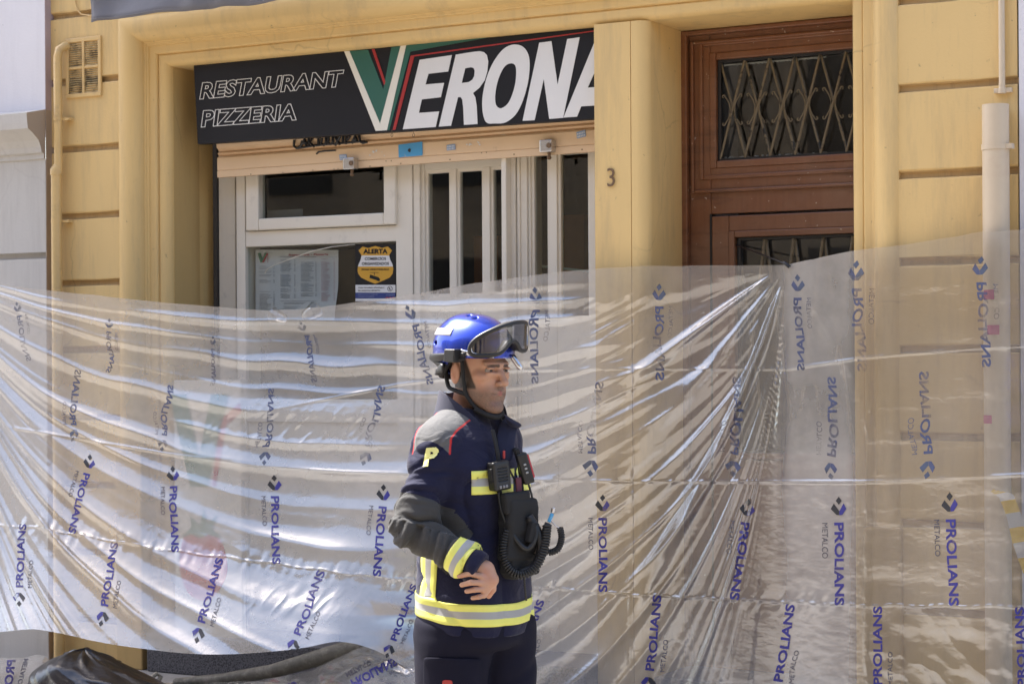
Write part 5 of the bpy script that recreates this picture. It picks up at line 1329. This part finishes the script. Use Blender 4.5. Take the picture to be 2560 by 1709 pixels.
t.links.new(c, b.inputs['Base Color']); b.inputs['Roughness'].default_value = .85; b.inputs['Specular IOR Level'].default_value = .25; b.inputs['Sheen Weight'].default_value = .10; b.inputs['Sheen Roughness'].default_value = .5
wv = noise(t, v, 900, 2); b1 = bump(t, b, wv, .18, .001); nw = N(t, 'ShaderNodeTexNoise', i_Scale=11.0, i_Detail=5.0, i_Distortion=1.6); t.links.new(coords(t, (1, 1, 1.6)), nw.inputs['Vector']); b2 = N(t, 'ShaderNodeBump', i_Strength=.55, i_Distance=.012); t.links.new(nw.outputs['Fac'], b2.inputs['Height']); t.links.new(b2.outputs[0], b1.inputs['Normal']); m_jacket = m
jk = finish('jacket', MW(VJ), QJ, m_jacket, man, smooth=True, attrs=dict(panel=pan, yoke=yk, pipe=pipe))
bvh = BVHTree.FromPolygons([tuple(x) for x in VJ], [tuple(int(i) for i in f) for f in QJ])
m_hi = simple('reflective_yellow', (.78, .78, .17), .5, var=.06, scale=40, bmp=.15, bscale=600); m_si = simple('reflective_silver', (.36, .36, .36), .4, var=.05, bmp=.15, bscale=600)
def wrap(p0, p1, w0, w1, a0, a1, up, name='reflective_stripe', na=70, rmax=.32, skew=0.0, parent=None, wob=0.0, lift=.0022):
    """band wrapped on the jacket: rings round the axis p0-p1, between axial distances w0..w1; angles a0..a1 (degrees) from direction `up`"""
    p0 = np.array(p0, float); ax = np.array(p1, float) - p0; ax /= np.linalg.norm(ax); e1 = np.array(up, float); e1 -= ax * (e1 @ ax); e1 /= np.linalg.norm(e1); e2 = np.cross(ax, e1)
    fr = [0, .12, .22, .335, .345, .5, .655, .665, .78, .88, 1.0]; G = []; ok = []
    for i in range(na + 1):
        a = R_(a0 + (a1 - a0) * i / na); row = []; 
        for f in fr:
            wv_ = w0 + (w1 - w0) * f - skew * math.cos(a) + wob * float(vnoise(a * 2.2, 1.3, 7))
            dr = math.cos(a) * e1 + math.sin(a) * e2; o_ = p0 + ax * wv_ + dr * rmax
            hit = bvh.ray_cast(Vector(o_), Vector(-dr), rmax)
            row.append(None if hit[0] is None else np.array(hit[0]) + np.array(hit[1]) * lift)
        G.append(row)
    mb = MB(); ids = {}
    for i, row in enumerate(G):
        for j, q in enumerate(row):
            if q is not None: ids[i, j] = len(mb.v); mb.v.append(tuple(q))
    for i in range(na):
        for j in range(len(fr) - 1):
            k = [(i, j), (i + 1, j), (i + 1, j + 1), (i, j + 1)]
            if all(x in ids for x in k):
                P4 = [np.array(mb.v[ids[x]]) for x in k]
                if max(np.linalg.norm(P4[0] - P4[1]), np.linalg.norm(P4[2] - P4[3])) > .045: continue
                mb.f.append(tuple(ids[x] for x in k)); mb.m.append(1 if 3 <= j <= 6 else 0)
    if not mb.f: return None
    o = finish(name, MW(np.array(mb.v)), mb.f, [m_hi, m_si], parent or jk, mb.m, smooth=True); s = o.modifiers.new('t', 'SOLIDIFY'); s.thickness = .0012; s.offset = 1
    return o
jk['_o'] = man['_o']
# belt stripe round the hem, slightly lower at the front
tb = ft(0, -.01, -.80); wrap(tb, tb + TU_, .035, .098, -175, 184, TF_, na=150, rmax=.30, skew=.016, wob=.003)
# chest stripe, front only
tb = ft(0, 0, -.42); sg = 1 if np.cross(TU_, TF_) @ TS_ > 0 else -1
wrap(tb, tb + TU_, .020, .088, sg * 2, sg * 62, TF_, na=50, rmax=.30); wrap(tb, tb + TU_, .020, .088, sg * -8, sg * -70, TF_, na=50, rmax=.30)
# cuff stripe
wrap(EL, WR, Lf - .078, Lf - .022, -180, 180, np.array([0, 1.0, .3]), na=90, rmax=.085)
# upright stripe on the back of the waist
def vstripe(ang, z0, z1, half, parent):
    G = []; fr = [-1, -.7, -.35, -.34, 0, .34, .35, .7, 1]; nz = 24
    for i in range(nz + 1):
        z = z0 + (z1 - z0) * i / nz; row = []
        for f in fr:
            a = R_(ang) + f * half / .15; dr = math.cos(a) * TF_ + math.sin(a) * TS_; o_ = ft(0, -.005, z) + dr * .205
            hit = bvh.ray_cast(Vector(o_), Vector(-dr), .3); row.append(np.array(hit[0]) + np.array(hit[1]) * .002 if hit[0] is not None else o_ - dr * .18)
        G.append(row)
    mb = MB(); mb.grid(np.array(G)); mm_ = []
    for i in range(nz): mm_ += [1 if 2 <= j <= 5 else 0 for j in range(len(fr) - 1)]
    o = finish('reflective_stripe', MW(np.array(mb.v)), mb.f, [m_hi, m_si], parent, mm_, smooth=True); s = o.modifiers.new('t', 'SOLIDIFY'); s.thickness = .0012; s.offset = 0
vstripe(104, -.70, -.52, .026, jk)
# letter P on the upper arm: drawn on the sleeve
mb = MB(); V_, F_, asp = tmesh('P', .06, 10); a, b_, c_ = [np.array(x, float) for x in ((1058, 1167), (1090, 1163), (1067, 1119))]
for i in range(len(V_)):
    px = a[0] + V_[i, 0] * (b_ - a)[0] + V_[i, 1] * (c_ - a)[0]; py = a[1] + V_[i, 0] * (b_ - a)[1] + V_[i, 1] * (c_ - a)[1]
    o_ = M(px, py, .45); tgt = M(px, py, -.2); dr = (tgt - o_) / np.linalg.norm(tgt - o_); hit = bvh.ray_cast(Vector(o_), Vector(dr), 1.0)
    mb.v.append(tuple(np.array(hit[0]) + np.array(hit[1]) * .0022 if hit[0] is not None else o_ + dr * .25))
o = finish('letter_badge', MW(np.array(mb.v)), F_, simple('badge_yellow', (.80, .78, .30), .5), jk); s = o.modifiers.new('t', 'SOLIDIFY'); s.thickness = .001; s.offset = 1

# ---------------------------------------------------------------- collar
def ribbon(name, rows, mat_, parent, thick=.003, sub=True):
    mb = MB(); mb.grid(np.array(rows)); o = finish(name, MW(np.array(mb.v)), mb.f, mat_, parent, smooth=True)
    s = o.modifiers.new('t', 'SOLIDIFY'); s.thickness = thick; s.offset = 0
    if sub: u = o.modifiers.new('s', 'SUBSURF'); u.levels = 1; u.render_levels = 2
    return o
m_navy = simple('navy_cloth', (.008, .009, .032), .8, var=.2, scale=9, bmp=.15, bscale=700); m_navy.node_tree.nodes['Principled BSDF'].inputs['Sheen Weight'].default_value = .1
rows = []
for h_, grow, lift in ((0, .052, -.020), (.3, .040, .016), (.65, .026, .056), (1.0, .020, .092)):
    row = []
    for a in np.linspace(R_(35), R_(325), 34):   # 0 = front
        fa = 1 - abs(a - math.pi) / R_(145)                 # 1 at the back
        rx, ry = .074 + grow, .078 + grow
        z = -.178 + lift * (1.0 + .10 * fa) - .065 * (1 - fa) ** 2.4 + (.026 if lift > .03 else .012) * math.sin(math.pi * max(0, min(1, fa))) 
        s_ = math.sin(a) * rx; f_ = math.cos(a) * ry - .030
        row.append(fr_h(np.array([s_, f_ + .018 * (1 - fa), z])))
    rows.append(row)
col_ = ribbon('collar', rows, m_navy, jk)
# near lapel: falls open along the throat; far lapel tip sticks out to the right
rows = [[M(1148, 1010, .07), M(1185, 1062, .095), M(1222, 1112, .115), M(1252, 1160, .125)],
        [M(1138, 1030, .095), M(1170, 1085, .125), M(1206, 1135, .140), M(1245, 1180, .140)],
        [M(1120, 1050, .105), M(1152, 1100, .140), M(1192, 1152, .152), M(1240, 1196, .145)]]
ribbon('lapel', rows, m_navy, jk)
rows = [[M(1258, 1040, .03), M(1240, 1075, .06), M(1243, 1120, .09), M(1256, 1158, .115)],
        [M(1282, 1046, .02), M(1272, 1072, .06), M(1276, 1110, .085), M(1272, 1155, .11)],
        [M(1308, 1063, .02), M(1292, 1067, .05), M(1288, 1112, .07), M(1282, 1150, .10)]]
ribbon('lapel', rows, m_navy, jk)
rows = [[M(1256, 1030, .05), M(1275, 1044, .055), M(1296, 1055, .05)], [M(1262, 1040, .08), M(1284, 1056, .08), M(1308, 1062, .055)], [M(1266, 1060, .06), M(1286, 1070, .06), M(1300, 1070, .05)]]
ribbon('collar_tip', rows, m_navy, jk)
# dark undershirt in the throat opening
mb = MB(); o_ = []
Vt, Qt = snet(lambda p: smax(ell(p, fr_h([0, -.005, -.22]), (.07, .085, .07)), -ell(p, fr_h([0, -.0, -.12]), (.05, .05, .05)), .01), fr_h([0, -.0, -.22]) - .10, fr_h([0, 0, -.22]) + .10, .006)
finish('undershirt', MW(Vt), Qt, m_blackcloth, man, smooth=True)

# ---------------------------------------------------------------- trousers
def trou(p):
    q = tq(p); d = torso_sdf(q, -.002); d = smax(d, q[..., 2] + .775, .01); d = smax(d, -(q[..., 2] + .86), .05)
    for s in (1, -1):
        l = chain(q, [(s * .082, .008 - s * .030, -.82), (s * .10, .01 - s * .05, -1.28), (s * .11, -.03 - s * .05, -1.72)], [.122, .090, .074], .03)
        l = l + .010 * n3(p, 7, 60 + s) + .008 * ridge(vnoise(q[..., 2] * 12 + q[..., 0] * 6, q[..., 1] * 8, 66 + s)); d = smin(d, l, .015)
    return d
VT, QT = snet(trou, TC + (-.32, -1.80, -.32), TC + (.32, -.74, .34), .008)
m_trou = simple('black_trousers_cloth', (.007, .007, .018), .85, spec=.2, var=.2, bmp=.2, bscale=600)
tr = finish('trousers', MW(VT), QT, m_trou, man, smooth=True)
# thigh pocket flap with its red tab
def oncloth(px, py, lift=.004, tree=None):
    o_ = M(px, py, .5); tg = M(px, py, -.3); dr = (tg - o_) / np.linalg.norm(tg - o_); h_ = tree.ray_cast(Vector(o_), Vector(dr), 1.2)
    return (np.array(h_[0]) + np.array(h_[1]) * lift) if h_[0] is not None else o_ + dr * .3
bvt = BVHTree.FromPolygons([tuple(x) for x in VT], [tuple(int(i) for i in f) for f in QT])
rows = [[oncloth(x, y + .02 * (x - 1060), .006, bvt) for x in np.linspace(1062, 1200, 12)] for y in (1640, 1665, 1700, 1760, 1800)]
ribbon('pocket', rows, m_trou, tr, .005)
rows = [[oncloth(x, y, .010, bvt) for x in (1108, 1120, 1132)] for y in (1696, 1706, 1722)]; ribbon('red_tab', rows, m_red, tr, .002)
mb = MB(); 
for s in (1, -1):
    Vb, Qb = snet(lambda p: smax(smin(cap(tq(p), (s * .11, -.04 - s * .05, -1.72), (s * .11, -.03 - s * .05, -1.62), .062, .07), cap(tq(p), (s * .11, -.03 - s * .05, -1.80), (s * .12, .14 - s * .05, -1.81), .045, .04), .03), -(tq(p)[..., 2] + (GP[2] - 0) * 0 + 1.675 - .0) * 0 - 1 + 0 * p[..., 0], .01), TC + ft(s * .11, .03, -1.72) - TC + np.array([-.22, -.16, -.22]), TC + ft(s * .11, .03, -1.72) - TC + np.array([.22, .18, .22]), .012)
    Vw = MW(Vb); Vw[:, 2] = np.maximum(Vw[:, 2], -.12); finish('boot', Vw, Qb, m_rubber, man, smooth=True)

# ---------------------------------------------------------------- helmet
def shell(q):
    d = ell(q, (0, -.014, .052), (.106, .128, .109))
    d = smin(d, ell(q, (0, -.085, .010), (.092, .058, .062)), .03)
    d = smax(d, -(q[..., 2] - (.033 - .10 * np.clip(-q[..., 1] - .0, 0, .14) + .08 * np.clip(q[..., 1] - .09, 0, .1))), .004)        # rim, lower behind
    # raised pod at the back half, crest
    d = smin(d, smax(ell(q, (0, -.045, .062), (.100, .100, .097)), np.abs(q[..., 0]) * 0 + (q[..., 1] + .005), .012) - .004, .006)
    ax = np.abs(q[..., 0]); m_ = np.stack([ax, q[..., 1], q[..., 2]], -1)
    for c in ((.036, .020, .152), (.030, -.012, .160)): d = smax(d, -ell(m_, c, (.010, .008, .012)), .003)
    d = smax(d, -ell(m_, (.092, -.085, .075), (.02, .012, .006)), .003)
    inner = ell(q, (0, -.012, .040), (.094, .116, .098)); d = smax(d, -inner, .003)
    return d
VH, QH = snet(lambda p: shell(to_h(p)), HC + (-.17, -.08, -.17), HC + (.17, .19, .17), .003)
m_helm = simple('blue_helmet_gloss', (.009, .040, .40), .25, metal=.6, var=.04, coat=1.0)
hel = finish('helmet', MW(VH), QH, m_helm, man, smooth=True); hel['_o'] = man['_o']
bvhh = BVHTree.FromPolygons([tuple(x) for x in VH], [tuple(int(i) for i in f) for f in QH])
def onhel(a, z, lift, f=None):
    """point on the helmet at head azimuth a (degrees from straight ahead towards the near side) and height z"""
    dr = np.array([math.sin(R_(a)), math.cos(R_(a)), 0.0]); o_ = fr_h(np.array([0, -.014, z]) + dr * .25); t_ = fr_h(np.array([0, -.014, z])); d_ = (t_ - o_) / np.linalg.norm(t_ - o_)
    h_ = bvhh.ray_cast(Vector(o_), Vector(d_), .25)
    return (np.array(h_[0]) - d_ * lift) if h_[0] is not None else o_ + d_ * (.25 - .115 - lift)
def hribbon(name, a0, a1, zf0, zf1, mat_, lift=.003, thick=.003, n=24, parent=hel, nz=4):
    rows = []
    for k in range(nz):
        rows.append([onhel(a, zf0(a) + (zf1(a) - zf0(a)) * k / (nz - 1), lift) for a in np.linspace(a0, a1, n)])
    return ribbon(name, rows, mat_, parent, thick, False)
# white label on the near rear, silver flash, black rear trim, rim edge
hribbon('white_label', 92, 150, lambda a: .098, lambda a: .118, simple('label_white', (.85, .85, .86), .3), .002, .001)
hribbon('silver_flash', 18, 66, lambda a: .034 + .0002 * (a - 20), lambda a: .043 + .00035 * (a - 20), m_chrome, .002, .001)
hribbon('rear_trim', 95, 175, lambda a: -.010 - .0002 * (a - 95), lambda a: .014 + .0002 * (a - 95), m_rubber, .003, .003)
# goggles strap and clip
hribbon('goggle_strap', 58, 150, lambda a: .028 - .0001 * (a - 58), lambda a: .050 - .0001 * (a - 58), m_rubber, .006, .004)
mb = MB(); c0 = onhel(78, .040, .008); 
Vc, Qc = snet(lambda p: np.max(np.abs(to_h(p) - to_h(c0)) - np.array([.012, .018, .015]), -1) - .004, c0 - .04, c0 + .04, .003); finish('strap_clip', MW(Vc), Qc, m_rubber, hel, smooth=True)
# front lamp bracket on the far front rim
c0 = fr_h(np.array([-.035, .118, .028])); Vc, Qc = snet(lambda p: smin(cap(p, c0 + (-.006, .010, 0), c0 + (.010, -.014, .006), .009), sph(p, c0 + (.014, -.020, .006), .008), .004), c0 - .045, c0 + .045, .0028)
finish('lamp_bracket', MW(Vc), Qc, m_chrome, hel, smooth=True)
# ---------------------------------------------------------------- goggles
gog = empty('goggles', GP, parent=man)
def gpt(u, w_, rad=0.0):     # u: -1 far side .. 1 near side, w: height in head frame; curved round the helmet brow
    a = R_(4 + 50 * u); R0 = .147 + rad; return fr_h(np.array([math.sin(a) * (R0 - .012), math.cos(a) * R0 - .005, w_ + .015 - .012 * u]))
OUT = [(-1.0, .072), (-.99, .086), (-.92, .100), (-.74, .112), (-.42, .119), (-.05, .120), (.35, .112), (.72, .096), (.94, .078), (1.02, .060), (.98, .044), (.80, .038), (.50, .037), (.30, .041), (.14, .056), (.02, .068), (-.10, .070), (-.22, .060), (-.36, .042), (-.60, .036), (-.82, .039), (-.95, .050)]
OUT = [(a, b) for a, b in smoothpoly(OUT, 4)]
mb = MB(); mb.tube([gpt(a, b) for a, b in OUT], .0078, 10, closed=True); o = finish('frame', MW(np.array(mb.v)), mb.f, m_rubber, gog, smooth=True)
mb = MB(); mb.tube([gpt(a * .965, .0765 + (b - .0765) * .90, .004) for a, b in OUT], .0018, 8, closed=True); finish('lens_rim', MW(np.array(mb.v)), mb.f, m_chrome, gog, smooth=True)
# skirt to the helmet
rows = [[gpt(a, b) for a, b in OUT + OUT[:1]], [gpt(a * 1.0, .076 + (b - .076) * 1.02, -.016) for a, b in OUT + OUT[:1]], [gpt(a * 1.02, .074 + (b - .074) * 1.04, -.034) for a, b in OUT + OUT[:1]]]
ribbon('skirt', rows, m_rubber, gog, .003, False)
# lens: strips between the outline's upper and lower halves
from mathutils.geometry import tessellate_polygon
ins = [(a * .97, .0765 + (b - .0765) * .92) for a, b in OUT]
bm = bmesh.new(); vs = [bm.verts.new((a, b * 10, 0)) for a, b in ins]; f = bm.faces.new(vs)
for k in range(1, 24): bmesh.ops.bisect_plane(bm, geom=bm.verts[:] + bm.edges[:] + bm.faces[:], plane_co=(-1.0 + k / 12, 0, 0), plane_no=(1, 0, 0))
bmesh.ops.triangulate(bm, faces=bm.faces[:]); bm.verts.index_update()
Vl = np.array([gpt(v_.co.x, v_.co.y / 10, .003 + .004 * (1 - v_.co.x ** 2)) for v_ in bm.verts]); Fl = [tuple(v_.index for v_ in f_.verts) for f_ in bm.faces]; bm.free()
o = finish('lens', MW(Vl), Fl, m_lens, gog, smooth=True)
# foam inside
rows = [[gpt(a * .97, .0765 + (b - .0765) * .93, -.030) for a, b in OUT + OUT[:1]], [gpt(a * .2, .0765 + (b - .0765) * .2, -.030) for a, b in OUT + OUT[:1]]]

# ---------------------------------------------------------------- chin straps and nape harness
def strap(name, pts, r, parent=hel, n=8, flatdir=None):
    P_ = [fr_h(np.array(p)) for p in pts]; Q_ = smoothopen(P_, 5); mb = MB(); mb.tube(Q_, r, n); return finish(name, MW(np.array(mb.v)), mb.f, m_blackcloth, parent, smooth=True)
def smoothopen(p, n=5):
    p = [p[0]] + list(p) + [p[-1]]; out = []
    for i in range(1, len(p) - 2):
        for k in range(n):
            t = k / n; out.append(.5 * ((2 * p[i]) + (-p[i - 1] + p[i + 1]) * t + (2 * p[i - 1] - 5 * p[i] + 4 * p[i + 1] - p[i + 2]) * t * t + (-p[i - 1] + 3 * p[i] - 3 * p[i + 1] + p[i + 2]) * t ** 3))
    out.append(p[-2]); return out
strap('front_strap', [(.082, .014, .040), (.080, .018, .0), (.074, .018, -.040), (.066, .022, -.075), (.048, .046, -.112), (.026, .072, -.129), (0, .084, -.134)], .0058)
strap('front_strap', [(-.082, .014, .040), (-.080, .018, .0), (-.074, .018, -.040), (-.066, .022, -.075), (-.048, .046, -.112), (-.026, .072, -.129), (0, .084, -.134)], .0058)
strap('chin_cup', [(.050, .040, -.114), (.030, .070, -.130), (0, .082, -.136), (-.030, .070, -.130), (-.045, .05, -.119)], .0088)
strap('rear_strap', [(.066, -.070, .0), (.074, -.048, -.050), (.072, -.020, -.062), (.066, .018, -.072)], .0062)
strap('nape_band', [(.083, -.030, .030), (.080, -.060, -.004), (.060, -.095, -.020), (0, -.112, -.026), (-.06, -.095, -.02)], .009)

# ---------------------------------------------------------------- radios, pouch, coiled cords
def rbox(name, c, half, ax3, r, mat_, parent, h=.003, extra=None):
    """rounded box with its own axes"""
    A = np.array(ax3, float); c = np.array(c, float); half = np.array(half, float)
    def f(p):
        q = np.abs((p - c) @ A.T) - (half - r); d = np.sqrt((np.maximum(q, 0) ** 2).sum(-1)) + np.minimum(q.max(-1), 0) - r
        return d if extra is None else extra((p - c) @ A.T, d)
    R = np.linalg.norm(half) + .01; V_, Q_ = snet(f, c - R, c + R, h)
    if parent is None: return V_, Q_
    return finish(name, MW(V_), Q_, mat_, parent, smooth=True)
def frame3(fwd, up=(0, 1, 0), roll=0.0):
    f = np.array(fwd, float); f /= np.linalg.norm(f); u = np.array(up, float); u -= f * (u @ f); u /= np.linalg.norm(u); s = np.cross(u, f)
    c_, s_ = math.cos(roll), math.sin(roll); return np.array([s * c_ + u * s_, -s * s_ + u * c_, f])
FD = np.array([.62, 0, .78])
c = M(1248, 1188, .165); F3 = frame3(FD, roll=R_(6))
rad1 = empty('shoulder_microphone', MW(c[None])[0], 'black radio speaker microphone with slotted front clipped over the yellow chest stripe', 'radio')
def slots(q, d):
    for k in range(5): d = np.maximum(d, -(np.maximum(np.abs(q[..., 1] - .022 + k * .009) - .0018, np.maximum(np.abs(q[..., 0]) - .018, -(q[..., 2] - .014)))))
    return d
rbox('housing', c, (.030, .042, .018), F3, .007, m_rubber, rad1, .0025, slots)
for dx in (-.012, 0, .010):
    rbox('button', c + F3[0] * dx - F3[1] * .031 + F3[2] * .0185, (.004, .0045, .002), F3, .001, simple('button_grey', (.22, .22, .23), .5), rad1, .0015)
rbox('push_to_talk', c - F3[0] * .031 + F3[1] * .004, (.003, .02, .010), F3, .0015, m_blackcloth, rad1, .002)
c2 = M(1312, 1170, .120); F4 = frame3((.93, .05, .35), roll=R_(0)); F4 = frame3((.25, .0, .97), up=(-.30, 1, 0))
rad2 = empty('handheld_radio', MW(c2[None])[0], 'narrow black handheld radio with a red side standing off the chest', 'radio')
rbox('housing', c2, (.016, .046, .015), F4, .006, m_rubber, rad2, .0025)
rbox('red_side', c2 + F4[0] * .015 + F4[1] * .002, (.0055, .036, .012), F4, .004, simple('red_plastic', (.40, .02, .03), .3), rad2, .0025)
rbox('volume_knob', c2 + F4[1] * .052 - F4[0] * .008, (.007, .009, .007), F4, .003, m_blackcloth, rad2, .002)
for k in range(3): rbox('button', c2 + F4[2] * .0155 + F4[1] * (.012 - k * .012), (.004, .003, .0015), F4, .001, m_si, rad2, .0015)
pch = empty('radio_holster', MW(M(1285, 1330, .13)[None])[0], 'black cloth radio holster hanging on the front of the navy jacket', 'holster')
rbox('holster_pocket', M(1295, 1322, .135), (.054, .090, .030), frame3(FD, roll=R_(-3)), .012, m_blackcloth, pch, .004, lambda q, d: d + .003 * vnoise(q[..., 1] * 50, q[..., 0] * 30, 5))
rbox('holster_flap', M(1288, 1255, .150), (.046, .030, .018), frame3(FD, roll=R_(4)), .007, m_blackcloth, pch, .003)
rbox('lower_pouch', M(1298, 1405, .125), (.052, .042, .030), frame3(FD, roll=R_(8)), .012, m_blackcloth, pch, .004, lambda q, d: d + .003 * vnoise(q[..., 1] * 60, q[..., 0] * 40, 6))
def mtube(name, pts, r, mat_, parent, n=10, smooth_n=5):
    Q_ = smoothopen([M(*p) for p in pts], smooth_n); mb = MB(); mb.tube(Q_, r, n); return finish(name, MW(np.array(mb.v)), mb.f, mat_, parent, smooth=True)
mtube('harness_strap', [(1232, 1075, .12), (1240, 1110, .145), (1246, 1150, .155), (1250, 1230, .155), (1262, 1290, .150)], .006, m_blackcloth, pch)
mtube('harness_strap', [(1286, 1120, .09), (1298, 1160, .105), (1306, 1230, .12), (1318, 1300, .125)], .006, m_blackcloth, pch)
rbox('name_tab', M(1297, 1215, .140), (.010, .026, .003), frame3(FD, roll=R_(3)), .002, simple('maroon_tab', (.09, .015, .03), .6), pch, .002)
def coil(name, pts, R0, r, turns, parent):
    C_ = np.array(smoothopen([M(*p) for p in pts], 24)); seg = np.r_[0, np.cumsum(np.linalg.norm(np.diff(C_, axis=0), axis=1))]; n = turns * 14
    u = np.linspace(0, seg[-1], n); Cc = np.stack([np.interp(u, seg, C_[:, k]) for k in range(3)], 1); T = np.gradient(Cc, axis=0); T /= np.linalg.norm(T, axis=1)[:, None]
    e1 = np.cross(T, (0, 0, 1.0)); e1 /= np.linalg.norm(e1, axis=1)[:, None]; e2 = np.cross(T, e1); a = np.linspace(0, 2 * math.pi * turns, n)
    Hx = Cc + R0 * (np.cos(a)[:, None] * e1 + np.sin(a)[:, None] * e2); mb = MB(); mb.tube(list(Hx), r, 6); return finish(name, MW(np.array(mb.v)), mb.f, m_rubber, parent, smooth=True)
mtube('cord_lead', [(1246, 1228, .172), (1252, 1270, .175), (1262, 1300, .175), (1270, 1322, .172)], .0035, m_rubber, rad1)
coil('coiled_cord', [(1270, 1322, .172), (1259, 1370, .175), (1272, 1418, .178), (1305, 1436, .178), (1342, 1412, .170), (1362, 1362, .165), (1368, 1312, .160)], .0105, .0038, 42, rad1)
mtube('cord_lead', [(1320, 1205, .120), (1330, 1240, .125), (1338, 1290, .125), (1336, 1330, .125)], .003, m_rubber, rad2)
pen = empty('tool_lanyard', MW(M(1385, 1290, .15)[None])[0], 'small blue and steel capped tool on a curled black lanyard beside the radio cord', 'tool')
mtube('steel_cap', [(1384, 1268, .15), (1382, 1280, .15)], .0055, m_chrome, pen); mtube('blue_grip', [(1381, 1283, .15), (1372, 1304, .15)], .0055, m_blue, pen)
mtube('holder', [(1370, 1306, .15), (1352, 1350, .15), (1338, 1385, .145)], .0085, m_rubber, pen)
coil('coiled_lanyard', [(1400, 1318, .15), (1404, 1345, .15), (1394, 1372, .15), (1372, 1380, .15), (1360, 1370, .15)], .0075, .0030, 18, pen)
mtube('wire', [(1374, 1296, .152), (1386, 1310, .152), (1398, 1320, .15)], .0018, m_chrome, pen)
tp = rbox('zip_pull', M(1260, 1136, .150), (.004, .012, .003), frame3(FD), .002, m_red, jk, .002)
mtube('zip', [(1262, 1150, .140), (1300, 1235, .112), (1308, 1330, .118), (1310, 1430, .118), (1316, 1500, .112)], .003, m_black, jk)
mtube('air_hose', [(1322, 1290, .15), (1345, 1330, .155), (1352, 1375, .16), (1335, 1415, .165), (1300, 1432, .17)], .013, m_rubber, pch)
mtube('air_hose', [(1268, 1290, .165), (1285, 1340, .175), (1318, 1372, .175), (1340, 1340, .165), (1336, 1300, .155)], .008, m_rubber, pch)
rbox('clip_block', M(1330, 1330, .16), (.014, .030, .012), frame3(FD, roll=R_(-14)), .004, m_blackcloth, pch, .003)
# near side pocket edge and belt pouch
